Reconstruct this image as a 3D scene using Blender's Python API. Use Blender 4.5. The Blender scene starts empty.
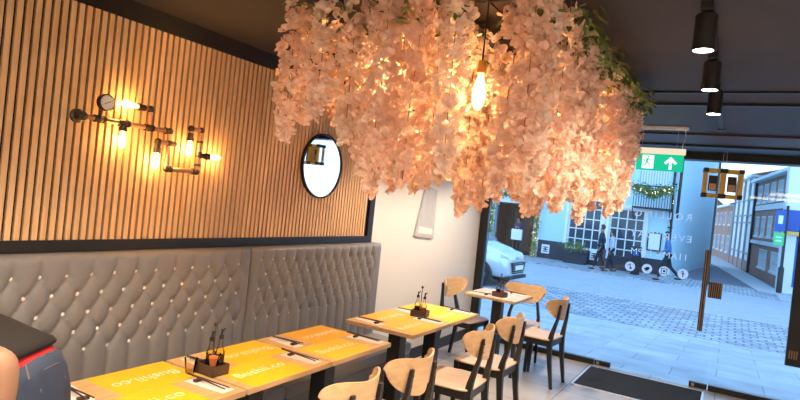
import bpy, bmesh, math, random
from mathutils import Vector, Matrix, Euler, Quaternion
PI = math.pi
SC = bpy.context.scene
COL = SC.collection
rnd = random.Random(7)

# ------------------------------------------------------------------ materials
def new_mat(name):
    m = bpy.data.materials.new(name); m.use_nodes = True
    nt = m.node_tree; nt.nodes.clear()
    out = nt.nodes.new('ShaderNodeOutputMaterial')
    return m, nt, out

def N(nt, kind, **kw):
    n = nt.nodes.new(kind)
    for k, v in kw.items():
        if k in n.inputs: n.inputs[k].default_value = v
        else: setattr(n, k, v)
    return n

def coords(nt, scale=(1, 1, 1), rot=(0, 0, 0)):
    tc = nt.nodes.new('ShaderNodeTexCoord'); mp = nt.nodes.new('ShaderNodeMapping')
    mp.inputs['Scale'].default_value = scale; mp.inputs['Rotation'].default_value = rot
    nt.links.new(tc.outputs['Object'], mp.inputs['Vector'])
    return mp.outputs['Vector']

def simple(name, col, rough=.6, metal=0, var=.12, scale=12, bump=0, spec=.5, coat=0, stretch=(1, 1, 1), sheen=0):
    m, nt, out = new_mat(name)
    b = N(nt, 'ShaderNodeBsdfPrincipled'); L = nt.links.new
    b.inputs['Roughness'].default_value = rough; b.inputs['Metallic'].default_value = metal
    b.inputs['Specular IOR Level'].default_value = spec; b.inputs['Coat Weight'].default_value = coat
    b.inputs['Sheen Weight'].default_value = sheen
    nz = N(nt, 'ShaderNodeTexNoise', Scale=scale, Detail=4.0)
    L(coords(nt, stretch), nz.inputs['Vector'])
    mx = N(nt, 'ShaderNodeMix', data_type='RGBA')
    a = [max(0, c * (1 - var)) for c in col]; c2 = [min(1, c * (1 + var)) for c in col]
    mx.inputs[6].default_value = (*a, 1); mx.inputs[7].default_value = (*c2, 1)
    L(nz.outputs['Fac'], mx.inputs[0]); L(mx.outputs[2], b.inputs['Base Color'])
    if bump:
        bp = N(nt, 'ShaderNodeBump', Strength=bump, Distance=.01)
        L(nz.outputs['Fac'], bp.inputs['Height']); L(bp.outputs['Normal'], b.inputs['Normal'])
    L(b.outputs[0], out.inputs[0])
    return m

def wood(name, c1, c2, axis='Y', rough=.45, scale=3.0):
    m, nt, out = new_mat(name); L = nt.links.new
    b = N(nt, 'ShaderNodeBsdfPrincipled', Roughness=rough)
    st = {'X': (1, 14, 14), 'Y': (14, 1, 14), 'Z': (14, 14, 1)}[axis]
    v = coords(nt, st)
    nz = N(nt, 'ShaderNodeTexNoise', Scale=scale, Detail=6.0, Distortion=.6)
    L(v, nz.inputs['Vector'])
    cr = N(nt, 'ShaderNodeValToRGB'); cr.color_ramp.elements[0].position = .3; cr.color_ramp.elements[1].position = .7
    cr.color_ramp.elements[0].color = (*c1, 1); cr.color_ramp.elements[1].color = (*c2, 1)
    L(nz.outputs['Fac'], cr.inputs[0]); L(cr.outputs[0], b.inputs['Base Color'])
    L(b.outputs[0], out.inputs[0])
    return m

def brickmat(name, c1, c2, mortar, bw, bh, ms=.01, rough=.8, bump=.5, axes=None, offset=.5, noise=.0):
    m, nt, out = new_mat(name); L = nt.links.new
    b = N(nt, 'ShaderNodeBsdfPrincipled', Roughness=rough)
    v = coords(nt, (1, 1, 1), axes or (0, 0, 0))
    if noise:
        nz0 = N(nt, 'ShaderNodeTexNoise', Scale=3.0, Detail=2.0); L(v, nz0.inputs['Vector'])
        mxv = N(nt, 'ShaderNodeVectorMath', operation='SCALE'); L(nz0.outputs['Color'], mxv.inputs[0]); mxv.inputs['Scale'].default_value = noise
        ad = N(nt, 'ShaderNodeVectorMath', operation='ADD'); L(v, ad.inputs[0]); L(mxv.outputs[0], ad.inputs[1]); v = ad.outputs[0]
    br = N(nt, 'ShaderNodeTexBrick', Scale=1.0)
    br.offset = offset
    br.inputs['Color1'].default_value = (*c1, 1); br.inputs['Color2'].default_value = (*c2, 1)
    br.inputs['Mortar'].default_value = (*mortar, 1)
    br.inputs['Brick Width'].default_value = bw; br.inputs['Row Height'].default_value = bh
    br.inputs['Mortar Size'].default_value = ms; br.inputs['Mortar Smooth'].default_value = .3
    L(v, br.inputs['Vector'])
    nz = N(nt, 'ShaderNodeTexNoise', Scale=2.2, Detail=5.0); L(v, nz.inputs['Vector'])
    hs = N(nt, 'ShaderNodeMix', data_type='RGBA', blend_type='MULTIPLY'); hs.inputs[0].default_value = .5
    cr = N(nt, 'ShaderNodeValToRGB'); cr.color_ramp.elements[0].color = (.6, .6, .6, 1); cr.color_ramp.elements[0].position = .35; cr.color_ramp.elements[1].position = .65
    L(nz.outputs['Fac'], cr.inputs[0]); L(br.outputs['Color'], hs.inputs[6]); L(cr.outputs[0], hs.inputs[7])
    L(hs.outputs[2], b.inputs['Base Color'])
    bp = N(nt, 'ShaderNodeBump', Strength=bump, Distance=.01, invert=True)
    L(br.outputs['Fac'], bp.inputs['Height']); L(bp.outputs['Normal'], b.inputs['Normal'])
    L(b.outputs[0], out.inputs[0])
    return m

def emit(name, col, strength):
    m, nt, out = new_mat(name)
    e = N(nt, 'ShaderNodeEmission', Strength=strength); e.inputs['Color'].default_value = (*col, 1)
    nt.links.new(e.outputs[0], out.inputs[0]); return m

def thin_glass(name, tint=(1, 1, 1), ior=1.45, rough=0.0, glow=None):
    m, nt, out = new_mat(name); L = nt.links.new
    t = N(nt, 'ShaderNodeBsdfTransparent'); t.inputs['Color'].default_value = (*tint, 1)
    g = N(nt, 'ShaderNodeBsdfGlossy', Roughness=rough)
    fr = N(nt, 'ShaderNodeFresnel', IOR=ior); mx = N(nt, 'ShaderNodeMixShader')
    L(fr.outputs[0], mx.inputs[0]); L(t.outputs[0], mx.inputs[1]); L(g.outputs[0], mx.inputs[2])
    last = mx.outputs[0]
    if glow:
        e = N(nt, 'ShaderNodeEmission', Strength=glow[1]); e.inputs['Color'].default_value = (*glow[0], 1)
        ad = N(nt, 'ShaderNodeAddShader'); L(last, ad.inputs[0]); L(e.outputs[0], ad.inputs[1]); last = ad.outputs[0]
    L(last, out.inputs[0]); return m

def petal_mat(name, col, trans):
    m, nt, out = new_mat(name); L = nt.links.new
    d = N(nt, 'ShaderNodeBsdfDiffuse'); t = N(nt, 'ShaderNodeBsdfTranslucent'); mx = N(nt, 'ShaderNodeMixShader')
    nz = N(nt, 'ShaderNodeTexNoise', Scale=28.0, Detail=2.0); L(coords(nt), nz.inputs['Vector'])
    cm = N(nt, 'ShaderNodeMix', data_type='RGBA')
    cm.inputs[6].default_value = (col[0] * .92, col[1] * .78, col[2] * .74, 1); cm.inputs[7].default_value = (min(1, col[0] * 1.05), min(1, col[1] * 1.12), min(1, col[2] * 1.15), 1)
    L(nz.outputs['Fac'], cm.inputs[0]); L(cm.outputs[2], d.inputs['Color']); L(cm.outputs[2], t.inputs['Color'])
    mx.inputs[0].default_value = trans
    L(d.outputs[0], mx.inputs[1]); L(t.outputs[0], mx.inputs[2]); L(mx.outputs[0], out.inputs[0]); return m

M = {}
M['slat'] = wood('oak_slat', (.68, .40, .19), (.84, .55, .30), 'Z', .5)
M['table'] = wood('table_oak', (.62, .38, .16), (.76, .50, .24), 'Y', .4)
M['edge'] = wood('table_edge', (.42, .27, .13), (.55, .37, .2), 'Y', .5)
M['ply'] = wood('chair_ply', (.62, .39, .19), (.74, .50, .28), 'X', .38)
M['plyseat'] = wood('chair_seat_ply', (.62, .44, .29), (.72, .54, .38), 'Y', .4)
M['black'] = simple('black_paint', (.014, .013, .013), .45, bump=.05)
M['blackwood'] = simple('black_stained_wood', (.018, .015, .014), .4, scale=30)
M['felt'] = simple('black_felt', (.005, .004, .004), .95)
M['leather'] = simple('grey_leather', (.21, .205, .212), .36, var=.06, scale=60, bump=.08)
M['leather_side'] = simple('grey_leather_side', (.16, .16, .18), .5, var=.06, scale=60, bump=.08)
M['crystal'] = simple('crystal_stud', (.95, .92, .88), .15, metal=.35, var=.02)
M['cream'] = simple('cream_wall_paint', (.80, .765, .72), .75, var=.02, scale=3, bump=.02)
M['ceil'] = simple('dark_ceiling_paint', (.036, .027, .023), .7, var=.06, scale=2)
M['ceil2'] = simple('daylight_tinted_ceiling', (.030, .031, .036), .6, var=.06, scale=2)  # bluish daylight falling on the ceiling, mixed into its colour
M['darkwall'] = simple('dark_wall_paint', (.10, .08, .07), .8, var=.05)
M['tile'] = brickmat('floor_tile', (.50, .47, .45), (.56, .52, .50), (.22, .20, .20), .62, .62, .006, .32, .15, offset=0.0)
M['flag'] = brickmat('pavement_flags', (.40, .42, .45), (.48, .50, .53), (.26, .28, .30), .95, .62, .008, .75, .3, noise=.02)
M['sett'] = brickmat('granite_setts', (.30, .32, .36), (.50, .53, .57), (.15, .16, .18), .26, .20, .02, .75, 1.0, noise=.05)
M['asphalt'] = simple('grey_asphalt', (.36, .38, .41), .85, var=.15, scale=4, bump=.1)
M['asphalt2'] = simple('dark_asphalt', (.13, .14, .17), .85, var=.15, scale=4, bump=.1)
M['kerb'] = simple('kerb_stone', (.42, .43, .45), .8)
M['brick'] = brickmat('red_brick', (.42, .17, .11), (.33, .14, .10), (.35, .28, .25), .22, .075, .008, .85, .3, axes=(PI / 2, 0, 0))
M['brickside'] = brickmat('red_brick_row', (.58, .26, .18), (.48, .22, .16), (.45, .38, .34), .22, .075, .008, .85, .3, axes=(PI / 2, 0, 0))
M['rooftile'] = simple('red_roof_tiles', (.26, .11, .08), .8, var=.3, scale=20)
M['paleblue'] = simple('pale_blue_render', (.50, .72, .82), .7, var=.03, scale=1.5)
M['paintwhite'] = simple('white_paint', (.80, .82, .84), .5, var=.03)
M['plinth'] = simple('dark_plinth_paint', (.035, .032, .045), .5, var=.1)
M['shopblue'] = simple('blue_shop_fascia', (.02, .10, .42), .4, var=.05)
M['yellow'] = simple('yellow_mat_print', (.95, .56, .015), .5, var=.03, scale=30)
M['orangemat'] = simple('orange_mat_print', (.94, .47, .03), .5, var=.03, scale=30)
M['fadedmat'] = simple('washed_out_mat_print', (.66, .48, .40), .5, var=.03, scale=30)
M['matink'] = simple('pale_mat_lettering', (.95, .84, .62), .6, var=.02)
M['napkin'] = simple('white_napkin', (.88, .84, .80), .8, var=.03)
M['stick'] = simple('dark_chopstick', (.06, .030, .025), .35)
M['copper'] = simple('aged_copper_pipe', (.50, .28, .17), .35, metal=.85, var=.25, scale=40)
M['iron'] = simple('dark_iron', (.10, .075, .06), .4, metal=.8, var=.2)
M['brass'] = simple('brass', (.75, .48, .14), .3, metal=.9)
M['steel'] = simple('brushed_steel', (.55, .55, .56), .3, metal=.9)
M['dial'] = simple('dial_face', (.80, .78, .74), .5, var=.02)
M['mirror'] = simple('mirror_silver', (.93, .93, .95), .02, metal=1.0, var=0.0)
M['glass'] = thin_glass('window_glass', (.95, .98, 1.0), 1.35)
M['bottle'] = thin_glass('clear_bottle_glass', (.96, .93, .88), 1.3)
M['bulb'] = thin_glass('amber_bulb_glass', (1, .9, .7), 1.4, glow=((1, .52, .12), 3.0))
M['filament'] = emit('glowing_filament', (1, .66, .26), 40)
M['spotlamp'] = emit('spot_lamp_face', (1, .92, .82), 14)
M['petal'] = petal_mat('blush_petals', (.95, .76, .63), .40)
M['petal2'] = petal_mat('peach_petals', (.94, .70, .55), .40)
M['petal3'] = petal_mat('cream_petals', (.97, .82, .71), .40)
M['leaf'] = simple('silk_leaves', (.16, .22, .05), .6, var=.3, scale=30)
M['stem'] = simple('brown_stem', (.30, .20, .10), .8)
M['green'] = None
M['jeans'] = simple('blue_denim', (.030, .045, .085), .85, var=.35, scale=18, bump=.2)
M['seam'] = simple('denim_stitching', (.16, .13, .11), .8)
M['tee'] = simple('black_jersey', (.014, .011, .011), .9, var=.15, scale=10, bump=.1)
M['red'] = simple('red_jersey', (.60, .02, .025), .8, var=.1)
M['skin'] = simple('skin', (.34, .18, .11), .55, var=.05, scale=6)
M['hair'] = simple('dark_hair', (.03, .02, .015), .6, var=.3, stretch=(1, 1, .2))
M['carpaint'] = simple('silver_car_paint', (.62, .68, .72), .25, metal=.35, var=.02, coat=.6)
M['rubber'] = simple('tyre_rubber', (.02, .02, .022), .8)
M['carglass'] = simple('dark_car_glass', (.05, .07, .09), .08, var=.02)
M['headlamp'] = simple('headlamp_lens', (.70, .75, .80), .1, metal=.4, var=.05)
M['white'] = simple('white_vinyl', (.86, .88, .92), .5, var=.01)
M['decal'] = petal_mat('white_window_vinyl', (1.0, 1.0, 1.0), .6)
M['soy'] = simple('soy_sauce', (.03, .012, .01), .1)
M['chilli'] = simple('red_chilli_sauce', (.45, .05, .02), .3)
M['amber'] = simple('amber_sweetener_sachets', (.70, .25, .08), .5, var=.4, scale=60)
M['yellowwood'] = simple('honey_bamboo', (.98, .55, .07), .45, var=.1, scale=20)
M['darkwood'] = simple('dark_scorched_wood', (.06, .035, .025), .5)
M['mat'] = simple('black_coir', (.022, .021, .022), .95, var=.4, scale=120, bump=.6)
M['alu'] = simple('pale_aluminium_edge', (.75, .75, .76), .35, metal=.5, var=.02)

def stripe_mat():
    m, nt, out = new_mat('striped_bamboo'); L = nt.links.new
    b = N(nt, 'ShaderNodeBsdfPrincipled', Roughness=.5)
    w = N(nt, 'ShaderNodeTexWave', Scale=16.0, Distortion=1.5); w.bands_direction = 'X'
    L(coords(nt, (1, 1, .25)), w.inputs['Vector'])
    cr = N(nt, 'ShaderNodeValToRGB'); cr.color_ramp.elements[0].color = (.02, .015, .01, 1); cr.color_ramp.elements[1].color = (.42, .24, .12, 1)
    cr.color_ramp.elements[0].position = .35; cr.color_ramp.elements[1].position = .6
    L(w.outputs['Fac'], cr.inputs[0]); L(cr.outputs[0], b.inputs['Base Color']); L(b.outputs[0], out.inputs[0]); return m
M['stripe'] = stripe_mat()
M['panel'] = emit('fill_panel_diffuser', (1, .82, .64), 7)  # glow of the added out-of-view fill panels
M['housing'] = emit('lit_sign_housing', (1, .82, .60), .42)
M['signgreen'] = emit('lit_green_sign_face', (.01, .42, .22), .65)
M['signwhite'] = emit('lit_white_pictogram', (.80, 1, .88), .75)
M['warmwindow'] = emit('warm_lit_shelf', (1, .62, .3), 1.2)
M['fairy'] = emit('fairy_light', (1, .85, .6), 2.5)

# ------------------------------------------------------------------ geometry helpers
class MB:
    def __init__(s): s.bm = bmesh.new()
    def _x(s, vs, M4):
        bmesh.ops.transform(s.bm, matrix=M4, verts=vs)
    def box(s, x0, x1, y0, y1, z0, z1, bev=0, M4=None):
        r = bmesh.ops.create_cube(s.bm, size=1)['verts']
        bmesh.ops.transform(s.bm, matrix=Matrix.Translation(((x0 + x1) / 2, (y0 + y1) / 2, (z0 + z1) / 2)) @ Matrix.Diagonal((abs(x1 - x0), abs(y1 - y0), abs(z1 - z0), 1)), verts=r)
        if bev:
            es = list({e for v in r for e in v.link_edges})
            q = bmesh.ops.bevel(s.bm, geom=es, offset=bev, segments=2, affect='EDGES', profile=.5)
            r = list({v for f in q['faces'] for v in f.verts} | {v for v in r if v.is_valid})
        if M4 is not None: s._x(r, M4)
        return s
    def rod(s, a, b, r0, r1=None, n=12, cap=True):
        a = Vector(a); b = Vector(b); r1 = r0 if r1 is None else r1
        d = b - a
        if d.length < 1e-6: return s
        q = d.to_track_quat('Z', 'Y').to_matrix().to_4x4()
        bmesh.ops.create_cone(s.bm, cap_ends=cap, segments=n, radius1=r0, radius2=r1, depth=d.length, matrix=Matrix.Translation((a + b) / 2) @ q)
        return s
    def path(s, pts, r, n=10):
        for i in range(len(pts) - 1): s.rod(pts[i], pts[i + 1], r, n=n)
        for p in pts[1:-1]: s.ball(p, r * 1.02, n=n)
        return s
    def ball(s, c, r, sc=(1, 1, 1), n=12, M4=None):
        m = Matrix.Translation(c) @ (M4 or Matrix.Identity(4)) @ Matrix.Diagonal((*sc, 1))
        bmesh.ops.create_uvsphere(s.bm, u_segments=n, v_segments=max(6, n // 2 + 1), radius=r, matrix=m)
        return s
    def lathe(s, prof, n=20, M4=None):
        rings = []
        for r, z in prof:
            rings.append([s.bm.verts.new((max(r, 1e-4) * math.cos(2 * PI * k / n), max(r, 1e-4) * math.sin(2 * PI * k / n), z)) for k in range(n)])
        for a, b in zip(rings, rings[1:]):
            for k in range(n): s.bm.faces.new((a[k], a[(k + 1) % n], b[(k + 1) % n], b[k]))
        if prof[0][0] > 1e-3: s.bm.faces.new(rings[0][::-1])
        if prof[-1][0] > 1e-3: s.bm.faces.new(rings[-1])
        if M4 is not None: s._x([v for r in rings for v in r], M4)
        return s
    def prism(s, pts, h0, h1, M4=None):
        lo = [s.bm.verts.new((x, y, h0)) for x, y in pts]; hi = [s.bm.verts.new((x, y, h1)) for x, y in pts]
        n = len(pts)
        s.bm.faces.new(lo[::-1]); s.bm.faces.new(hi)
        for i in range(n): s.bm.faces.new((lo[i], lo[(i + 1) % n], hi[(i + 1) % n], hi[i]))
        if M4 is not None: s._x(lo + hi, M4)
        return s
    def loft(s, rings, closed=True, caps=True):
        R = [[s.bm.verts.new(p) for p in r] for r in rings]
        n = len(R[0])
        for a, b in zip(R, R[1:]):
            for k in range(n if closed else n - 1):
                s.bm.faces.new((a[k], a[(k + 1) % n], b[(k + 1) % n], b[k]))
        if caps and closed:
            s.bm.faces.new(R[0][::-1]); s.bm.faces.new(R[-1])
        return s
    def quad(s, pts):
        s.bm.faces.new([s.bm.verts.new(p) for p in pts]); return s
    def build(s, name, mat, parent=None, smooth=False, loc=None, mats=None):
        bmesh.ops.recalc_face_normals(s.bm, faces=s.bm.faces[:]) if not getattr(s, 'norecalc', False) else None
        me = bpy.data.meshes.new(name); s.bm.to_mesh(me); s.bm.free()
        for mm in (mats or [mat]): me.materials.append(mm)
        if smooth:
            for p in me.polygons: p.use_smooth = True
            if smooth != 'all': me.set_sharp_from_angle(angle=math.radians(40))
        o = bpy.data.objects.new(name, me); COL.objects.link(o)
        if parent: o.parent = parent
        if loc: o.location = loc
        return o

def tag(o, label=None, cat=None, group=None, kind=None):
    if label: o['label'] = label
    if cat: o['category'] = cat
    if group: o['group'] = group
    if kind: o['kind'] = kind
    return o
def empty(name, loc=(0, 0, 0), rz=0):
    o = bpy.data.objects.new(name, None); COL.objects.link(o); o.location = loc; o.rotation_euler = (0, 0, rz)
    o.empty_display_size = .1
    return o
def thing(name, label, cat, loc=(0, 0, 0), rz=0, group=None): return tag(empty(name, loc, rz), label, cat, group)
def structure(o, label=None): o['kind'] = 'structure'; (label and tag(o, label)); return o
def kids(o): return [c for c in bpy.data.objects if c.parent == o]
def copy_tree(o, kmap=None):
    c = o.copy(); COL.objects.link(c)
    for ch in KIDS(o):
        d = copy_tree(ch); d.parent = c
    return c
_kc = {}
def KIDS(o):
    if o.name not in _kc: _kc[o.name] = kids(o)
    return _kc[o.name]
def slab(name, x0, x1, y0, y1, z0, z1, mat, parent=None, bev=0):
    return MB().box(x0, x1, y0, y1, z0, z1, bev).build(name, mat, parent)
def text_obj(name, body, size, mat, parent, M4, depth=.0004, align='CENTER', spacing=1.0):
    cu = bpy.data.curves.new(name, 'FONT'); cu.body = body; cu.size = size; cu.extrude = depth
    cu.align_x = align; cu.align_y = 'CENTER'; cu.space_character = spacing
    cu.materials.append(mat)
    tmp = bpy.data.objects.new(name, cu); COL.objects.link(tmp)
    me = bpy.data.meshes.new_from_object(tmp.evaluated_get(bpy.context.evaluated_depsgraph_get()))
    bpy.data.objects.remove(tmp); me.name = name
    if not me.materials: me.materials.append(mat)
    o = bpy.data.objects.new(name, me); COL.objects.link(o)
    if parent: o.parent = parent
    o.matrix_local = M4
    return o

# ------------------------------------------------------------------ camera
Rm = ((0.86253795, 0.09552119, -0.49689434), (0.49481197, 0.04606358, 0.86777835), (0.10577995, -0.99436103, -0.00753344))
cam = bpy.data.cameras.new('camera'); cam.sensor_width = 36; cam.lens = 584 / 800 * 36; cam.clip_end = 500; cam.clip_start = .02
co = bpy.data.objects.new('camera', cam); COL.objects.link(co)
m4 = Matrix([[Rm[i][0], -Rm[i][1], -Rm[i][2], (0, 0, 1.65)[i]] for i in range(3)] + [[0, 0, 0, 1]])
co.matrix_world = m4; SC.camera = co

WX = -2.72; FY = 6.83; CZ = 2.47; RX = 2.2; BY = -2.6

# ------------------------------------------------------------------ room shell
structure(slab('floor', WX - .1, RX + .1, BY - .1, FY + .12, -.12, 0, M['tile']))
structure(slab('ceiling', WX - .1, RX + .1, BY - .1, FY + .2, CZ, CZ + .15, M['ceil']))
structure(slab('wall_left', WX - .15, WX, BY, FY + .1, 0, CZ, M['cream']))
structure(slab('wall_right', RX, RX + .15, BY, FY + .1, 0, CZ, M['cream']))
structure(slab('wall_back', WX, RX, BY - .15, BY, 0, CZ, M['darkwall']))
# facade header, jamb, rails
structure(slab('wall_front', WX, RX, FY - .06, FY + .14, 2.35, CZ, M['black']))
structure(slab('trim_1', WX, WX + .10, FY - .04, FY + .04, 0, 2.35, M['black']))
structure(slab('trim_2', WX + .10, -1.205, FY - .02, FY + .04, 0, .06, M['black']))
structure(slab('trim_3', -.07, RX, FY - .02, FY + .04, 0, .06, M['black']))
structure(slab('trim_4', WX, RX, 4.30, 4.34, CZ - .018, CZ, M['black']))
structure(slab('trim_5', WX, RX, 3.93, 3.955, CZ - .012, CZ, M['black']))
structure(slab('trim_6', WX, RX, 5.62, 6.25, CZ - .03, CZ, M['darkwood']))
structure(slab('daylight_ceiling_strip', WX, RX, 4.34, 5.62, CZ - .012, CZ, M['ceil2']))
structure(slab('trim_8', WX, RX, 6.25, FY - .06, CZ - .05, CZ, M['black']))
structure(slab('baseboard_left', WX, WX + .018, 4.31, FY - .07, 0, .11, M['black']))
# dark upper wall between cladding and ceiling is the frame of the cladding itself
# glass panes
for k, (a, b, nm) in enumerate(((WX + .10, -1.205, 'window_1'), (-.07, RX, 'window_2'))):
    w = structure(slab(nm, a, b, FY + .005, FY + .013, .06, 2.35, M['glass']))
door = structure(slab('door_1', -1.195, -.08, FY + .005, FY + .013, .008, 2.35, M['glass']))
for (a, b) in ((-1.195, -1.03), (-.245, -.08)):
    p = MB().box(a, b, FY - .015, FY + .033, .006, .056, .003).build('patch_fitting', M['black'], door)
    MB().box(a + .02, a + .05, FY - .018, FY - .015, .015, .047, .001).build('hinge_plate', M['brass'], p)
pl = MB().rod((-.2, FY - .07, .6), (-.2, FY - .07, 1.43), .024, n=16)
h = pl.build('pull_handle', M['stripe'], door, smooth=True)
MB().rod((-.2, FY - .06, .72), (-.2, FY + .005, .72), .008).rod((-.2, FY - .06, 1.32), (-.2, FY + .005, 1.32), .008).build('handle_bracket', M['steel'], h)
lk = MB().box(-.161, -.038, FY - .035, FY + .004, .946, 1.108, .004).build('lock_plate', M['stripe'], door)
# vertical panel hanging by the second leaf
t = thing('hanging_panel', 'tall black panel fixed on the glass at the right edge of the shopfront', 'panel', (.55, FY - .04, .42))
MB().box(0, .42, -.015, .015, 0, 1.42, .004).build('board', M['black'], t)
MB().box(.02, .10, -.02, -.015, .07, .15, .002).build('badge', M['stripe'], t)

# ------------------------------------------------------------------ slat cladding
t = thing('slat_wall_panel', 'vertical oak slat panel on black backing with black frame on left wall', 'wall panel')
SY0, SY1, SZ0, SZ1 = -1.2, 4.17, 1.28, 2.375
slab('backing', WX, WX + .026, SY0, SY1, SZ0, SZ1, M['felt'], t)
b = MB(); y = 1.291 - .0375 * 66 + .004
while y + .027 < SY1:
    b.box(WX + .026, WX + .040, y, y + .0245, SZ0, SZ1); y += .0375
b.build('slats', M['slat'], t)
f = MB(); f.box(WX, WX + .05, SY0, SY1 + .075, SZ1, CZ)
f.box(WX, WX + .05, SY1, SY1 + .075, 1.225, SZ1); f.box(WX, WX + .05, SY0, SY1, 1.225, SZ0)
f.build('frame', M['black'], t)

# ------------------------------------------------------------------ banquette
def tuft_section(y0, y1, ys, yn, zt, zb, dy, name, label, buttons=True):
    rows = 5; dz = (zt - zb) / (rows - 1)
    t = thing(name, label, 'bench', (WX, y0, 0), 0, 'tufted banquette sections')
    W = y1 - y0
    yl = ys - y0; yr = yl + (yn - 1) * dy
    XF = .11
    def smooth(e0, e1, x): 
        q = max(0, min(1, (x - e0) / (e1 - e0))); return q * q * (3 - 2 * q)
    def hgt(y, z):
        edge = min(y, W - y); rim = 1 - math.exp(-edge / .012) * .9
        rimz = 1 - .9 * math.exp(-max(0, (ZT - z)) / .012)
        a = (y - yl) / dy; v = (zt - z) / (2 * dz)
        inside_y = smooth(-.75, -.1, a) * smooth(-.75, -.1, (yr - y) / dy)
        if z > zt:
            s = abs(math.sin(PI * a)); crease = s ** .5
            w = math.exp(-(z - zt) / .2)
            tt = 1 - (1 - crease) * w * .8
        elif z < zb:
            s = abs(math.sin(PI * a)); crease = s ** .5
            tt = 1 - (1 - crease) * .85
        else:
            u1 = a + v; u2 = a - v
            s = abs(math.sin(PI * u1)) * abs(math.sin(PI * u2))
            tt = s ** .30
        # dimples
        d = 0
        kr = (zt - z) / dz
        for r in (math.floor(kr), math.floor(kr) + 1):
            if 0 <= r < rows:
                off = .5 if r % 2 else 0
                c = round(a - off) + off
                if -.01 <= c <= yn - 1 + .01:
                    dd = math.hypot((a - c) * dy, z - (zt - r * dz)); d = max(d, math.exp(-(dd / .019) ** 2))
        base = .029 * (tt * inside_y + (1 - inside_y) * .85)
        return XF + (base - .010 * d * inside_y) * rim * rimz
    ZT = 1.222; ZB0 = .40
    ny = max(20, int(W / .0105)); nz = int((ZT - ZB0) / .0105)
    b = MB()
    grid = [[b.bm.verts.new((hgt(W * i / ny, ZB0 + (ZT - ZB0) * j / nz), W * i / ny, ZB0 + (ZT - ZB0) * j / nz)) for i in range(ny + 1)] for j in range(nz + 1)]
    for j in range(nz):
        for i in range(ny): b.bm.faces.new((grid[j][i], grid[j][i + 1], grid[j + 1][i + 1], grid[j + 1][i]))
    # back shell: top, sides, back
    bk = [[b.bm.verts.new((.002, W * i / ny, z)) for i in range(ny + 1)] for z in (ZB0, ZT)]
    for i in range(ny):
        b.bm.faces.new((grid[nz][i], grid[nz][i + 1], bk[1][i + 1], bk[1][i]))
        b.bm.faces.new((grid[0][i], grid[0][i + 1], bk[0][i + 1], bk[0][i]))
    b.bm.faces.new([grid[j][0] for j in range(nz + 1)] + [bk[1][0], bk[0][0]])
    b.bm.faces.new([grid[j][ny] for j in range(nz + 1)] + [bk[1][ny], bk[0][ny]])
    b.build('backrest', M['leather'], t, smooth='all')
    if buttons:
        bb = MB().ball((0, 0, 0), .0105, (.8, 1, 1), 10).build('button', M['crystal'], t, smooth='all')
        first = True
        for r in range(rows):
            n = yn if r % 2 == 0 else yn - 1
            for c in range(n):
                yy = yl + (c + (.5 if r % 2 else 0)) * dy; zz = zt - r * dz
                o = bb if first else bb.copy()
                if not first: COL.objects.link(o); o.parent = t
                first = False
                o.location = (hgt(yy, zz) + .010, yy, zz)
    MB().box(.10, .52, .0, W, .36, .455, .03).build('seat_cushion', M['leather'], t, smooth=True)
    MB().box(.02, .50, .004, W - .004, .0, .36).build('base', M['leather_side'], t)
    return t
tuft_section(1.215, 2.742, 1.34, 12, 1.125, .766, .119, 'tufted_banquette', 'grey button-tufted banquette left of the seam, under the pipe wall lamp')
tuft_section(2.746, 4.31, 2.845, 13, 1.143, .761, .109, 'tufted_banquette', 'grey button-tufted banquette at the far end, under the round mirror')
tuft_section(-.31, 1.211, -.2, 12, 1.125, .766, .119, 'tufted_banquette', 'nearest section of grey tufted banquette, out at the near end', False)

# ------------------------------------------------------------------ round mirror
t = thing('round_mirror', 'round wall mirror with thin black frame on the slat wall', 'mirror', (WX + .04, 3.455, 1.805))
My = Matrix.Rotation(PI / 2, 4, 'Y')
MB().lathe([(.238, 0), (.238, .022), (.228, .026), (.226, .012), (.001, .012)], 64, My).build('frame', M['black'], t, smooth=True)
MB().lathe([(.001, .0125), (.227, .0125), (.227, .016), (.001, .016)], 64, My).build('mirror_glass', M['mirror'], t)
# thin grey sheet standing in for the slanted shadow on the white wall
t = thing('wall_shadow', 'pale grey sheet for the slanted shadow on cream wall beside the window post', 'panel', (WX, 5.08, 1.24))
MB().prism([(0, .03), (.42, 0), (.40, .50), (.14, .55)], 0, .02, Matrix(((0, 0, 1, 0), (1, 0, 0, 0), (0, 1, 0, 0), (0, 0, 0, 1)))).build('board', simple('wall_shadow_grey', (.50, .49, .50), .7), t)  # sheet standing in for the shadow
MB().prism([(.06, .06), (.38, .04), (.37, .10), (.07, .13)], .02, .022, Matrix(((0, 0, 1, 0), (1, 0, 0, 0), (0, 1, 0, 0), (0, 0, 0, 1)))).build('light_band', M['cream'], t)  # lighter strip inside the painted shadow

# ------------------------------------------------------------------ lights helper
def point(name, loc, power, col=(1, .62, .3), r=.02, parent=None):
    l = bpy.data.lights.new(name, 'POINT'); l.energy = power; l.color = col; l.shadow_soft_size = r
    o = bpy.data.objects.new(name, l); COL.objects.link(o); o.location = loc
    if parent: o.parent = parent
    return o
def spot(name, loc, power, col, ang, parent=None, rot=(0, 0, 0), r=.03, blend=.6):
    l = bpy.data.lights.new(name, 'SPOT'); l.energy = power; l.color = col; l.spot_size = ang; l.spot_blend = blend; l.shadow_soft_size = r
    o = bpy.data.objects.new(name, l); COL.objects.link(o); o.location = loc; o.rotation_euler = rot
    if parent: o.parent = parent
    return o

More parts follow.
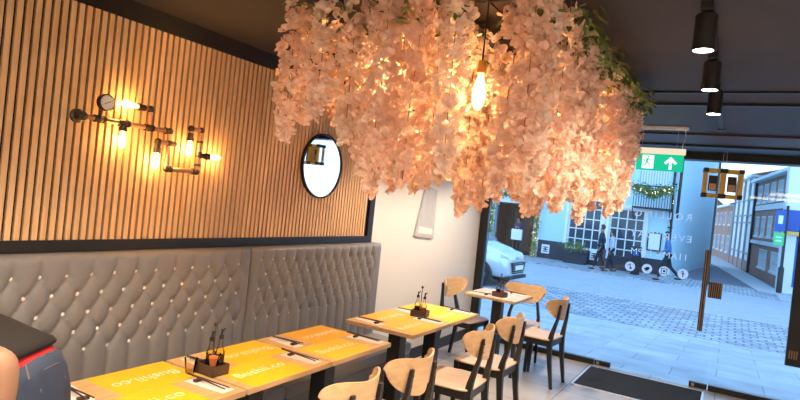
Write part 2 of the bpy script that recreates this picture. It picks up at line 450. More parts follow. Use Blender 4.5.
# ------------------------------------------------------------------ pipe wall lamp
PX = WX + .085
lamp = thing('pipe_wall_lamp', 'copper pipe wall lamp with pressure gauge and glowing bulbs on slat wall', 'wall lamp', (PX, 1.592, 1.86))
def P(y, z, dx=0): return (dx, y - 1.592, z - 1.86)
f = MB(); Rx = Matrix.Rotation(PI / 2, 4, 'Y')
f.lathe([(.033, -.045), (.033, -.036), (.022, -.030), (.02, .012), (.016, .016)], 20, Rx)
f.ball((0, 0, 0), .02, n=12)
for a in range(4): f.ball((-.034, .024 * math.cos(a * PI / 2 + .5), .024 * math.sin(a * PI / 2 + .5)), .005, n=8)
f.build('wall_flange', M['iron'], lamp, smooth=True)
pp = MB()
pp.path([P(1.592, 1.86), P(2.074, 1.86), P(2.074, 1.797)], .0125)
pp.path([P(1.945, 1.86), P(1.945, 1.955), P(1.915, 1.955)], .011)
pp.path([P(1.995, 1.797), P(2.117, 1.797)], .014)
pp.path([P(2.075, 1.797), P(2.077, 1.660), P(2.276, 1.662), P(2.282, 1.895), P(2.212, 1.895), P(2.212, 1.868)], .0125)
pp.build('pipe', M['copper'], lamp, smooth=True)
def fitting(fn):
    q_ = MB(); fn(q_); q_.build('pipe_fitting', M['iron'], lamp, smooth=True)
for y, z in ((1.677, 1.86), (1.803, 1.86), (1.945, 1.86), (2.074, 1.86), (2.074, 1.797), (1.945, 1.955), (2.077, 1.66), (2.276, 1.662), (2.282, 1.755), (2.282, 1.895), (2.212, 1.895), (2.008, 1.797)):
    fitting(lambda m_: m_.ball(P(y, z), .019, n=10))
for y in (1.655, 1.70, 1.78, 1.826, 1.925, 1.965, 2.05): fitting(lambda m_: m_.rod(P(y - .006, 1.86), P(y + .006, 1.86), .0175, n=12))
for y in (2.10, 2.25): fitting(lambda m_: m_.rod(P(y - .006, 1.661), P(y + .006, 1.661), .0175, n=12))
for z in (1.70, 1.77, 1.83): fitting(lambda m_: m_.rod(P(2.28, z - .006), P(2.28, z + .006), .0175, n=12))
g = MB(); g.lathe([(.036, -.014), (.040, -.010), (.040, .014), (.036, .018), (.034, .012), (.001, .012)], 28, Matrix.Translation(P(1.686, 1.940, .02)) @ Rx)
g.rod(P(1.677, 1.86), P(1.682, 1.905), .007)
ga = g.build('pressure_gauge', M['iron'], lamp, smooth=True)
MB().lathe([(.001, .0125), (.035, .0125), (.035, .014), (.001, .014)], 28, Matrix.Translation(P(1.686, 1.940, .02)) @ Rx).build('dial', M['dial'], ga)
nd = MB(); nd.rod(P(1.672, 1.932, .036), P(1.702, 1.948, .036), .0014, n=6)
for k in range(9):
    a = math.radians(-30 + 30 * k); nd.rod(P(1.686 + .027 * math.cos(a), 1.940 + .027 * math.sin(a), .0355), P(1.686 + .031 * math.cos(a), 1.940 + .031 * math.sin(a), .0355), .001, n=5)
nd.build('needle', M['black'], ga)
def bulb_set(parent, base, direction, L=.085, R=.018, socket=.05, power=1.2, sockmat='iron', lightcol=(1, .55, .2)):
    base = Vector(base); d = Vector(direction).normalized(); q = Matrix.Translation(base) @ d.to_track_quat('Z', 'Y').to_matrix().to_4x4()
    s = MB().lathe([(.012, 0), (.016, .004), (.016, socket * .5), (.019, socket * .55), (.019, socket), (.014, socket)], 16, q).build('bulb_socket', M[sockmat], parent, smooth=True)
    bu = MB().lathe([(.010, socket), (.011, socket + .012), (R * .85, socket + L * .35), (R, socket + L * .6), (R * .8, socket + L * .85), (R * .4, socket + L * .97), (.001, socket + L)], 16, q).build('bulb', M['bulb'], parent, smooth='all')
    fl = MB()
    for k in range(4):
        a = k * PI / 2; p0 = q @ Vector((.006 * math.cos(a), .006 * math.sin(a), socket + .018)); p1 = q @ Vector((.006 * math.cos(a + .6), .006 * math.sin(a + .6), socket + L * .8))
        fl.rod(p0, p1, .0022, n=6)
    fl.build('filament', M['filament'], bu)
    point('bulb_light', q @ Vector((0, 0, socket + L * .55)), power, lightcol, .012, parent)
PW = .6
bulb_set(lamp, P(1.915, 1.955), (0, -1, 0), power=PW)
bulb_set(lamp, P(1.803, 1.86), (0, 0, -1), socket=.04, power=PW)
bulb_set(lamp, P(2.008, 1.797), (0, 0, -1), socket=.06, power=PW)
bulb_set(lamp, P(2.212, 1.872), (0, 0, -1), socket=.045, power=PW)
bulb_set(lamp, P(2.295, 1.755), (0, 1, 0), socket=.06, power=PW)

# ------------------------------------------------------------------ tables
TZ = .75
def make_table():
    t = empty('dining_table')
    MB().box(-.27, .27, -.30, .30, -.026, -.001, .003).build('tabletop', M['edge'], t)
    MB().box(-.268, .268, -.298, .298, -.0012, 0).build('veneer', M['table'], t)
    MB().box(-.05, .05, -.05, .05, -TZ + .012, -.03, .004).build('column', M['black'], t)
    MB().box(-.17, .17, -.17, .17, -TZ + .0, -TZ + .012, .003).build('base_plate', M['black'], t)
    MB().box(-.14, .14, -.14, .14, -.034, -.026).build('mounting_plate', M['iron'], t)
    return t
table0 = make_table()
tabs = [(1.585, 'wooden table nearest the camera, by the bending person, holding yellow placemats'),
        (2.20, 'wooden table with yellow placemats between the nearest table and the row-end table'),
        (2.81, 'wooden table at the far end of the joined row, with orange-yellow placemats'),
        (3.675, 'nearer of two joined tables beyond the gap, beside the end of the banquette'),
        (4.245, 'farther of two joined tables beside the cream wall, with yellow placemats'),
        (5.74, 'small table at the shopfront window with pale placemats')]
for i, (y, lab) in enumerate(tabs):
    o = table0 if i == 0 else copy_tree(table0)
    o.location = (-2.005, y, TZ); tag(o, lab, 'table', 'square wooden dining tables')
    if i >= 3: o.scale = (1, .945, 1)

# placemats, napkins, chopsticks
def placemat_proto(mat, ink):
    m_ = MB().box(-.132, .132, -.19, .19, 0, .0012).build('placemat', mat)
    text_obj('lettering', 'Bushii.co', .085, ink, m_, Matrix.Translation((-.015, 0, .0016)) @ Matrix.Rotation(PI / 2, 4, 'Z'), .0003, spacing=1.05)
    return m_
protoY = placemat_proto(M['yellow'], M['matink']); protoO = placemat_proto(M['orangemat'], M['matink']); protoF = placemat_proto(M['fadedmat'], M['napkin'])
usedp = set()
nap0 = MB().box(-.11, .11, -.035, .035, 0, .0022, .0006).build('napkin', M['napkin'])
st0 = MB().rod((-.12, 0, 0), (.11, 0, 0), .0042, .0028, 8).build('chopstick', M['stick'])
rs0 = MB().box(-.011, .011, -.022, .022, 0, .012, .004).build('chopstick_rest', M['stick'], smooth=True)
firsts = {'n': True, 's': True, 'r': True}
def use(proto, key):
    if firsts[key]: firsts[key] = False; return proto
    c = proto.copy(); COL.objects.link(c); return c
where = ['the nearest table', 'the second table', 'the row-end table', 'the nearer paired table', 'the farther paired table', 'the window table']
for i, (y, lab) in enumerate(tabs):
    hw = .30 if i < 3 else .283
    for side in (-1, 1):   # -1 bench side, 1 chair side
        if i < 2: pr = protoY
        elif i == 2: pr = protoO if side < 0 else protoY
        elif i == 3: pr = protoO
        elif i == 4: pr = protoY
        else: pr = protoF
        if pr.name in usedp: m_ = copy_tree(pr)
        else: usedp.add(pr.name); m_ = pr
        yc = y + (hw - .20 if side < 0 else -hw + .20 + .03)
        m_.location = (-2.005 + side * .134, yc, TZ)
        m_.rotation_euler = (0, 0, PI if side < 0 else 0)
        sd = 'bench side' if side < 0 else 'chair side'
        cname = {'yellow_mat_print': 'yellow', 'orange_mat_print': 'orange', 'washed_out_mat_print': 'pale'}[pr.data.materials[0].name]
        tag(m_, f'{cname} lettered placemat on the {sd} of {where[i]}', 'placemat', 'lettered placemats')
        yn = y + (-hw + .085 if side < 0 else hw - .075)
        xn = -2.005 + side * .125
        ang = rnd.uniform(-.08, .08) + (.12 if side > 0 else -.1)
        n_ = use(nap0, 'n'); n_.location = (xn, yn, TZ + .0012); n_.rotation_euler = (0, 0, ang)
        tag(n_, f'folded white napkin on the {sd} of {where[i]}', 'napkin', 'folded white napkins')
        r_ = use(rs0, 'r'); rx = xn - side * .065 * math.cos(ang); ry = yn - side * .065 * math.sin(ang)
        r_.location = (rx, ry, TZ + .0034); r_.rotation_euler = (0, 0, ang)
        tag(r_, f'dark chopstick rest on the napkin, {sd} of {where[i]}', 'chopstick rest', 'dark chopstick rests')
        for s in (-1, 1):
            c_ = use(st0, 's'); a2 = ang + s * .055
            c_.location = (xn - side * .01, yn + s * .007, TZ + .0185)
            c_.rotation_euler = (0, (.05 if side > 0 else -.05), a2)
            tag(c_, f'dark chopstick of the pair on the napkin, {sd} of {where[i]}', 'chopstick', f'chopsticks on the {sd} of {where[i]}')

# condiment caddies
def caddy(x, y, where_, kind):
    t = thing('condiment_caddy', f'dark wooden condiment caddy with wire handle on {where_}', 'caddy', (x, y, TZ + .0012), rnd.uniform(-.3, .3), 'condiment caddies')
    b = MB(); b.box(-.062, .062, -.048, .048, 0, .008, .002)
    b.box(-.062, -.055, -.048, .048, .008, .048); b.box(.055, .062, -.048, .048, .008, .048)
    b.box(-.055, .055, -.048, -.041, .008, .048); b.box(-.055, .055, .041, .048, .008, .048)
    b.build('tray', M['darkwood'], t)
    MB().rod((0, 0, .008), (0, 0, .215), .003).ball((0, 0, .222), .010, n=10).build('handle', M['iron'], t, smooth=True)
    base = t.matrix_basis
    def at(px, py): return (base @ Vector((px, py, .0085)))
    def bottle(px, py, liq, lab, hh=.13):
        p = at(px, py)
        bt = thing('sauce_bottle', lab, 'bottle', p, 0, 'sauce bottles in the caddies')
        MB().lathe([(.020, 0), (.021, .004), (.021, hh * .6), (.010, hh * .8), (.009, hh)], 18).build('glass_body', M['bottle'], bt, smooth=True)
        MB().lathe([(.001, .003), (.0185, .003), (.0185, hh * .5), (.001, hh * .5)], 18).build('sauce', liq, bt, smooth=True)
        MB().lathe([(.011, hh), (.011, hh + .016), (.005, hh + .02), (.004, hh + .045), (.001, hh + .046)], 14).rod((0, 0, hh + .03), (.016, 0, hh + .05), .0035).build('spout', M['black'], bt, smooth=True)
    bottle(-.030, .012, M['soy'], f'soy sauce bottle with black spout on {where_}')
    if kind == 0:
        bottle(.020, .022, M['soy'], f'dark second bottle with black spout on {where_}', .15)
        for k, (px, py) in enumerate(((.037, .008), (-.034, -.0285))):
            pass
        j = thing('glass_pot', f'glass pot of amber sachets on {where_}', 'pot', at(.024, -.016), 0)
        MB().lathe([(.020, 0), (.022, .004), (.022, .05), (.034, .088), (.032, .088), (.0205, .05), (.0205, .006), (.001, .006)], 18).build('glass_body', M['bottle'], j, smooth=True)
        MB().lathe([(.001, .007), (.0195, .007), (.0195, .048), (.028, .074), (.001, .078)], 12).build('contents', M['amber'], j, smooth=True)
        j = thing('glass_cup', f'clear low glass cup beside the caddy on {where_}', 'cup', (x - .055, y - .075, TZ + .0012))
        MB().lathe([(.018, 0), (.02, .01), (.03, .07), (.028, .07), (.018, .012), (.001, .012)], 20).build('glass_body', M['bottle'], j, smooth=True)
    else:
        bottle(.030, -.012, M['chilli'], f'red chilli sauce bottle with black spout on {where_}')
caddy(-2.0, 1.93, 'the second table of the row', 0)
caddy(-2.0, 3.98, 'the joined pair of tables', 1)
caddy(-1.95, 5.60, 'the window table', 1)

# ------------------------------------------------------------------ chairs
def make_chair():
    t = empty('dining_chair')
    # seat
    pts = []
    for k in range(48):
        a = 2 * PI * k / 48; c, s = math.cos(a), math.sin(a)
        ex = .35
        x = math.copysign(abs(c) ** ex, c) * (.212 + .012 * s); y = math.copysign(abs(s) ** ex, s) * .20
        pts.append((x, y))
    b = MB(); n = len(pts)
    rings = []
    for sc, z, dip in ((.0, .452, 0), (.5, .453, 0), (.85, .4565, 0), (.97, .459, 0), (1.0, .455, 0), (1.0, .447, 0), (.97, .443, 0), (.0, .443, 0)):
        rings.append([(x * max(sc, .001), y * max(sc, .001), z) for x, y in pts])
    b.loft(rings); b.build('seat', M['plyseat'], t, smooth=True)
    # backrest : bent plywood, bean outline
    b = MB(); NU, NV = 32, 10; th = .011
    def S(u, v, off):
        u = math.sin(u * PI / 2)
        au = abs(u)
        hh = .098 * max(0.0004, (1 - au ** 3.6)) ** .5
        zc = .738 + .040 * au ** 2 - .008 * (1 - au)
        wtop = .222
        z = zc + hh * v * (1.0 if v > 0 else 1.02)
        x = u * (wtop - .03 * max(0, -v) * (1 - au * .2))
        y = -.236 + .115 * au ** 2.1 - .10 * (z - .74)
        # normal offset
        sl = .115 * 2.1 * au ** 1.1 / .222 * (1 if u > 0 else -1)
        nl = math.sqrt(1 + sl * sl)
        return (x - off * sl / nl, y + off / nl, z)
    F = [[b.bm.verts.new(S(-1 + 2 * i / NU, -1 + 2 * j / NV, th / 2)) for i in range(NU + 1)] for j in range(NV + 1)]
    B = [[b.bm.verts.new(S(-1 + 2 * i / NU, -1 + 2 * j / NV, -th / 2)) for i in range(NU + 1)] for j in range(NV + 1)]
    for j in range(NV):
        for i in range(NU):
            b.bm.faces.new((F[j][i], F[j][i + 1], F[j + 1][i + 1], F[j + 1][i])); b.bm.faces.new((B[j][i], B[j + 1][i], B[j + 1][i + 1], B[j][i + 1]))
    for i in range(NU):
        b.bm.faces.new((F[0][i], B[0][i], B[0][i + 1], F[0][i + 1])); b.bm.faces.new((F[NV][i], F[NV][i + 1], B[NV][i + 1], B[NV][i]))
    for j in range(NV):
        b.bm.faces.new((F[j][0], F[j + 1][0], B[j + 1][0], B[j][0])); b.bm.faces.new((F[j][NU], B[j][NU], B[j + 1][NU], F[j + 1][NU]))
    b.build('backrest', M['ply'], t, smooth=True)
    def bar(path):   # (x,y,z,wx,wy)
        mb = MB(); rings = []
        for x, y, z, wx, wy in path:
            rings.append([(x - wx, y - wy, z), (x + wx, y - wy, z), (x + wx, y + wy, z), (x - wx, y + wy, z)])
        mb.loft(rings); return mb
    for s in (-1, 1):
        bar([(s * .165, -.235, 0, .012, .013), (s * .165, -.195, .25, .015, .019), (s * .163, -.178, .42, .016, .025), (s * .158, -.188, .50, .015, .020), (s * .124, -.221, .66, .013, .012), (s * .117, -.232, .785, .012, .008)]).build('leg', M['blackwood'], t)
        bar([(s * .172, .172, 0, .012, .013), (s * .178, .168, .25, .015, .017), (s * .180, .165, .442, .018, .020)]).build('leg', M['blackwood'], t)
    a = MB(); a.box(-.165, .165, .150, .172, .385, .442); a.box(-.15, .15, -.19, -.168, .385, .442)
    for s in (-1, 1): a.box(s * .172 - .011, s * .172 + .011, -.17, .16, .385, .442)
    a.build('seat_frame', M['blackwood'], t)
    sc = MB()
    for s in (-1, 1):
        for z in (.70, .755): sc.ball((s * .119, -.235 - (z - .70) * .09 - .001, z), .006, n=8)
    sc.build('screw', M['iron'], t)
    return t
chair0 = make_chair()
spots = [(-1.555, 2.20, PI / 2 + .02, 'wooden chair nearest the camera at the joined tables, cut off by the frame bottom'),
         (-1.55, 2.75, PI / 2 - .05, 'wooden chair at the far end of the joined table row'),
         (-1.555, 3.69, PI / 2 + .03, 'wooden chair at the nearer of the paired tables beyond the gap'),
         (-1.555, 4.33, PI / 2 - .03, 'wooden chair at the farther of the paired tables'),
         (-1.545, 5.69, PI / 2 - .10, 'wooden chair in front of the window table, beside the black door mat'),
         (-1.86, 6.06, PI + .10, 'wooden chair behind the window table, its back against the shopfront glass'),
         (-2.34, 5.70, -PI / 2 - .12, 'wooden chair against the cream wall at the window table')]
for i, (x, y, rz, lab) in enumerate(spots):
    o = chair0 if i == 0 else copy_tree(chair0)
    o.location = (x, y, 0.0); o.rotation_euler = (0, 0, rz); tag(o, lab, 'chair', 'black and plywood dining chairs')

# door mat
t = thing('door_mat', 'black door mat with pale metal edging inside the glass door', 'mat', (-.66, 6.28, 0))
MB().box(-.545, .545, -.42, .42, 0, .008).build('pile', M['mat'], t)
e = MB(); e.box(-.565, .565, -.44, -.42, 0, .010); e.box(-.565, .565, .42, .44, 0, .010); e.box(-.565, -.545, -.42, .42, 0, .010); e.box(.545, .565, -.42, .42, 0, .010)
e.build('edging', M['alu'], t)

# ------------------------------------------------------------------ track spots
tr = thing('lighting_track', 'long black lighting track on the dark ceiling', 'lighting track', (-.155, 2.0, CZ))
MB().box(-.017, .017, -4.2, 3.3, -.022, 0, .002).build('rail', M['black'], tr)
MB().box(-.025, .025, 3.3, 3.42, -.03, 0, .003).build('feed_box', M['darkwood'], tr)
def make_spot():
    t = empty('track_spotlight')
    MB().box(-.02, .02, -.05, .05, -.028, 0, .003).rod((0, 0, -.028), (0, 0, -.045), .008).build('adaptor', M['black'], t)
    MB().lathe([(.030, -.012), (.037, -.018), (.0375, -.145), (.0345, -.145), (.033, -.125), (.001, -.125)], 28, Matrix.Translation((0, 0, -.02))).build('lamp_housing', M['black'], t, smooth=True)
    MB().lathe([(.001, -.1605), (.0335, -.1605), (.0335, -.163), (.001, -.163)], 24).build('lamp_lens', M['spotlamp'], t)
    return t
sp0 = make_spot()
LP = []
for i, (x, y, lab) in enumerate(((-.155, 2.34, 'black cylinder spotlight on the track, nearest the camera'), (-.155, 3.02, 'black cylinder spotlight on the track, middle one of three seen'), (-.155, 3.66, 'black cylinder spotlight on the track, farthest from the camera'), (-.155, 1.2, 'added unseen black cylinder fill spotlight on the track above the camera'), (-.155, -.2, 'added unseen black cylinder fill spotlight on the track behind the camera'),  # last two on this rail are added out of view as fill
        (-1.98, 4.15, 'added unseen black cylinder fill spotlight by the cream wall, nearer one'), (-1.98, 5.1, 'added unseen black cylinder fill spotlight by the cream wall, middle one'), (-1.98, 5.95, 'added unseen black cylinder fill spotlight by the cream wall, nearest the window'),  # added behind the blossoms to brighten the cream wall
        (-1.55, .55, 'added unseen black cylinder fill spotlight above the near end of the bench'), (-1.55, 1.15, 'added unseen black cylinder fill spotlight in front of the blossoms'), (-1.2, -.3, 'added unseen black cylinder fill spotlight farthest behind the camera'))):  # added out of view to brighten bench and blossoms
    o = sp0 if i == 0 else copy_tree(sp0)
    o.location = (x, y, CZ - .0215); tag(o, lab, 'spotlight', 'track spotlights')
    spot('spot_light', (x, y, CZ - .19), 42, (1, .80, .60), math.radians(130), None, r=.03)

for x, y0_, y1_ in ((-1.98, 3.95, 6.15), (-1.38, -.6, 1.35)):  # added rails carrying the unseen fill spotlights
    if x < -1.5: slabx = (x - .017, x + .017)
    else: slabx = (x - .19, x + .20)
    tag(MB().box(slabx[0], slabx[1], y0_, y1_, CZ - .022, CZ - .0005, .002).build('lighting_track', M['black']), 'added black track holding the fill spotlights by the cream wall' if x < -1.5 else 'added wide black track holding the fill spotlights above the near bench end', 'lighting track')
for x, y, lab in ((1.1, .2, 'added unseen square ceiling fill panel right of the camera'), (.8, -1.6, 'added unseen square ceiling fill panel behind the camera on the right'), (-1.2, -1.6, 'added unseen square ceiling fill panel behind the camera on the left')):  # glowing panels added out of view to brighten the room
    t = thing('added_fill_panel', lab, 'added fill light', (x, y, CZ), 0, 'added ceiling fill panels'); t.scale = (1.9, 1.9, 1)
    e = MB(); e.box(-.31, .31, -.31, -.29, -.03, -.0005).box(-.31, .31, .29, .31, -.03, -.0005).box(-.31, -.29, -.29, .29, -.03, -.0005).box(.29, .31, -.29, .29, -.03, -.0005); e.build('frame', M['paintwhite'], t)  # frame of the added fill panel
    MB().box(-.29, .29, -.29, .29, -.024, -.018).build('added_fill_diffuser', M['panel'], t)

# ------------------------------------------------------------------ exit sign
t = thing('exit_sign', 'green hanging exit sign with running man and up arrow', 'sign', (-.585, 5.30, 0))
MB().box(-.19, .19, -.015, .015, 2.225, 2.275, .004).build('housing', M['housing'], t)
gp = MB().box(-.18, .18, -.006, .006, 2.085, 2.225, .001).build('sign_face', M['signgreen'], t)
XZ = Matrix(((1, 0, 0, 0), (0, 0, -1, 0), (0, 1, 0, 0), (0, 0, 0, 1)))
q = MB(); q.prism([(-.135, 2.10), (-.045, 2.10), (-.045, 2.212), (-.135, 2.212)], .0065, .0075, XZ).build('pictogram_panel', M['signwhite'], gp)
q = MB(); q.prism([(.085, 2.205), (.035, 2.155), (.050, 2.142), (.075, 2.166), (.075, 2.10), (.095, 2.10), (.095, 2.166), (.120, 2.142), (.135, 2.155)], .0065, .0078, XZ).build('arrow', M['signwhite'], gp)
rm = MB(); c0 = [(-.089 + .009 * math.cos(a * PI / 6), 2.198 + .009 * math.sin(a * PI / 6)) for a in range(12)]
rm.prism(c0, .0078, .0088, XZ)
def limb(a, b, w):
    a = Vector(a); b = Vector(b); d = (b - a).normalized(); p = Vector((-d.y, d.x)) * w
    rm.prism([tuple(a - p), tuple(b - p), tuple(b + p), tuple(a + p)], .0078, .0088, XZ)
limb((-.092, 2.186), (-.100, 2.152), .008); limb((-.092, 2.183), (-.070, 2.168), .0035); limb((-.070, 2.168), (-.060, 2.176), .003)
limb((-.094, 2.183), (-.116, 2.174), .0035); limb((-.116, 2.174), (-.121, 2.160), .003); limb((-.098, 2.154), (-.078, 2.138), .005); limb((-.078, 2.138), (-.076, 2.112), .004)
limb((-.102, 2.154), (-.110, 2.130), .005); limb((-.110, 2.130), (-.130, 2.122), .004)
rm.build('running_man', M['signgreen'], gp)
MB().box(-.20, .20, -.02, .02, CZ - .04, CZ - .012, .003).build('ceiling_bar', M['paintwhite'], t)
for x in (-.15, .12): MB().rod((x, 0, 2.275), (x, 0, CZ - .04), .0018, n=6).build('suspension_wire', M['steel'], t)
w = MB(); w.path([(.17, 0, CZ - .04), (.178, 0, CZ - .09), (.165, 0, CZ - .14), (.16, 0, 2.275)], .003, 6)
w.build('power_cable', M['paintwhite'], t)

# ------------------------------------------------------------------ bamboo hanging lantern
t = thing('bamboo_lantern', 'hanging honey-coloured bamboo frame lantern with dark corners at the glass door', 'lantern', (-.135, 6.48, 2.095), .12)
Wd, Hh, Dd = .152, .122, .05
fr = MB()
for s in (-1, 1):
    for d in (-Dd, Dd):
        fr.box(-Wd, Wd, d - .014, d + .014, s * Hh - .018, s * Hh + .018, .004)
        fr.box(s * Wd - .018, s * Wd + .018, d - .014, d + .014, -Hh, Hh, .004)
    for z in (-Hh, Hh): fr.box(s * Wd - .014, s * Wd + .014, -Dd, Dd, z - .012, z + .012, .003)
fr.box(-.024, .024, -Dd - .02, Dd + .02, -Hh, Hh, .004)
fr.build('frame', M['yellowwood'], t)
for sx in (-1, 0, 1):
    for sz in (-1, 1):
        MB().box(sx * Wd - (.022 if sx else .034), sx * Wd + (.022 if sx else .034), -Dd - .022, Dd + .022, sz * Hh - .021, sz * Hh + .021, .004).build('corner_joint', M['darkwood'], t)
for s in (-1, 1):
    pnl = MB().box(s * .082 - .038, s * .082 + .038, -.01, .01, -.075, .075, .003).build('side_panel', M['darkwood'], t)
    MB().box(s * .082 - .030, s * .082 + .030, -.012, .012, -.068, -.005).build('inlay', M['copper'], pnl)
for x_ in (-.01, .02): MB().rod((x_, 0, Hh), (x_ - .003, 0, CZ - .05 - 2.095), .0025, n=6).build('suspension_wire', M['steel'], t)

# ------------------------------------------------------------------ lettering on the glass (reads from the street)
RZ = Matrix.Rotation(PI, 4, 'Z') @ Matrix.Rotation(PI / 2, 4, 'X')
rows_ = (('ROLLING', -.665, 1.735, .105, 1.42), ('EVERYDAY', -.665, 1.51, .105, 1.28), ('11AM - 11PM', -.665, 1.315, .095, 1.08))
t = thing('window_lettering', 'white mirrored lettering on the glass door reading ROLLING EVERYDAY', 'lettering', (0, FY + .0145, 0))
for body, x, z, s_, spc in rows_:
    text_obj('text_line', body, s_, M['decal'], t, Matrix.Translation((x, 0, z)) @ RZ, .0, spacing=spc)
icons = [(-.938, 'video'), (-.765, 'bird'), (-.594, 'camera'), (-.412, 'letter')]
for x, k in icons:
    lab = {'video': 'round white note icon sticker on the glass, leftmost of four', 'bird': 'round white bird icon sticker on the glass, second of four', 'camera': 'round white camera icon sticker on the glass, third of four', 'letter': 'round white f icon sticker on the glass, rightmost of four'}[k]
    t = thing('icon_sticker', lab, 'sticker', (x, FY + .0145, 1.145), 0, 'round icon stickers on the glass')
    MB().quad([(.052 * math.cos(a_ * PI / 16), 0, .052 * math.sin(a_ * PI / 16)) for a_ in range(32)]).build('disc', M['decal'], t)
    ic = MB(); T = Matrix.Rotation(PI / 2, 4, 'X')
    if k == 'bird': ic.prism([(-.03, 0), (-.012, .012), (.0, .02), (.014, .022), (.03, .012), (.022, .004), (.016, -.012), (0, -.022), (-.022, -.02), (-.01, -.012), (-.026, -.008)], .0008, .0014, T)
    elif k == 'camera':
        for a, b_, c, d in ((-.03, .03, .024, .03), (-.03, .03, -.03, -.024), (-.03, -.024, -.024, .024), (.024, .03, -.024, .024)): ic.prism([(a, c), (b_, c), (b_, d), (a, d)], .0008, .0014, T)
        ic.prism([(.013 * math.cos(j * PI / 8), .013 * math.sin(j * PI / 8)) for j in range(16)], .0008, .0014, T)
    elif k == 'video':
        ic.prism([(-.002, -.02), (.005, -.02), (.005, .03), (-.002, .03)], .0008, .0014, T); ic.prism([(-.025, .012), (.0, .03), (.0, .022), (-.025, .004)], .0008, .0014, T)
        ic.prism([(.008 + .013 * math.cos(j * PI / 8), -.018 + .011 * math.sin(j * PI / 8)) for j in range(16)], .0008, .0014, T)
    else:
        ic.prism([(-.004, -.032), (.006, -.032), (.006, .02), (-.004, .02)], .0008, .0014, T); ic.prism([(-.018, .018), (.004, .018), (.004, .028), (-.014, .028)], .0008, .0014, T); ic.prism([(-.014, -.002), (.014, -.002), (.014, .006), (-.014, .006)], .0008, .0014, T)
    ic.build('pictogram', M['plinth'], t)

# ------------------------------------------------------------------ wisteria ceiling
tl = thing('flower_trellis', 'dark ceiling trellis carrying the hanging blossom strands', 'trellis', (-1.12, 2.85, CZ))
b = MB()
for k in range(8): x = -.54 + k * 1.06 / 7; b.rod((x, -1.0, -.035), (x, 1.0, -.035), .005, n=6)
for k in range(9): y = -1.0 + k * 2 / 8; b.rod((-.55, y, -.035), (.53, y, -.035), .005, n=6)
for x in (-.5, .48):
    for y in (-.9, .9): b.rod((x, y, -.035), (x, y, -.001), .005, n=6)
b.build('grid', M['black'], tl)
def petal(bm, c, n, size, r, cup):
    # rounded petal fan, cupped
    n = n.normalized(); u = n.orthogonal().normalized(); u = Quaternion(n, r.uniform(0, 2 * PI)) @ u; w = n.cross(u)
    for (ln, ww, z) in ((0, 0, 0),): pass
    base = bm.verts.new(c)
    prof = ((.35, .34, .02), (.72, .52, .10), (1.0, .36, .22), (1.12, 0, .30))
    L_ = []; R_ = []
    for l, wd, z in prof:
        wob = r.uniform(-.06, .06)
        p = c + u * (l * size) + n * ((z + wob) * size * cup)
        L_.append(bm.verts.new(p + w * (wd * size) + n * (.12 * size * cup))); R_.append(bm.verts.new(p - w * (wd * size) + n * (.12 * size * cup)) if wd > 0 else None)
    m0 = bm.verts.new(c + u * (.7 * size) - n * (.04 * size))
    bm.faces.new((base, L_[0], m0)); bm.faces.new((base, m0, R_[0]))
    bm.faces.new((L_[0], L_[1], m0)); bm.faces.new((R_[0], m0, R_[1]))
    bm.faces.new((L_[1], L_[2], L_[3], m0)); bm.faces.new((R_[1], m0, L_[3], R_[2]))
def blossoms(seed, L, R, nb):
    r = random.Random(seed); b = MB()
    for k in range(nb):
        f_ = (k + r.random()) / nb; z = -.03 - f_ * (L - .05)
        env = R * (.65 + .5 * math.sin(PI * min(1, f_ * 1.05) ** .8)) * (1 if f_ < .85 else max(.35, (1 - f_) / .15))
        a = r.uniform(0, 2 * PI); rad = env * r.uniform(.45, 1.0)
        c = Vector((rad * math.cos(a), rad * math.sin(a), z))
        out = Vector((math.cos(a), math.sin(a), r.uniform(-.7, .35)))
        for j in range(4):
            nn = (out + Vector((r.uniform(-.6, .6), r.uniform(-.6, .6), r.uniform(-.6, .6))))
            petal(b.bm, c, nn, r.uniform(.022, .033), r, r.choice((-.6, .9, 1.1)))
    b.norecalc = True
    return b
def leaves(seed, nl, spread, zr):
    r = random.Random(seed); b = MB(); b.norecalc = True
    for k in range(nl):
        a = r.uniform(0, 2 * PI); c = Vector((spread * math.cos(a) * r.random(), spread * math.sin(a) * r.random(), r.uniform(*zr)))
        d = Vector((math.cos(a), math.sin(a), r.uniform(-1.1, .1))).normalized(); s = d.cross(Vector((0, 0, 1))).normalized(); ln = r.uniform(.035, .062); wd = ln * .24
        up = s.cross(d)
        p = [c, c + d * ln * .35 + s * wd + up * .004, c + d * ln * .7 + s * wd * .8, c + d * ln - up * .01, c + d * ln * .7 - s * wd * .8, c + d * ln * .35 - s * wd + up * .004]
        vs = [b.bm.verts.new(q) for q in p]; mv = b.bm.verts.new(c + d * ln * .5 - up * .006)
        for i in range(6): b.bm.faces.new((vs[i], vs[(i + 1) % 6], mv))
    return b
protos = []
for k in range(7):
    L = (.80, .76, .72, .84, .68, .62, .78)[k]
    t = empty('blossom_strand')
    blossoms(100 + k, L, .058, int(L * 170)).build('blossoms', (M['petal'], M['petal2'], M['petal3'])[k % 3], t)
    MB().path([(0, 0, 0), (.006, .004, -L * .3), (-.005, .003, -L * .65), (0, 0, -L + .03)], .0014, 5).build('stem', M['stem'], t)
    leaves(300 + k, 7, .05, (-.16, -.0)).build('leaves', M['leaf'], t)
    protos.append(t)
usedk = set(); cnt = 0
XS = 8; YS = 14
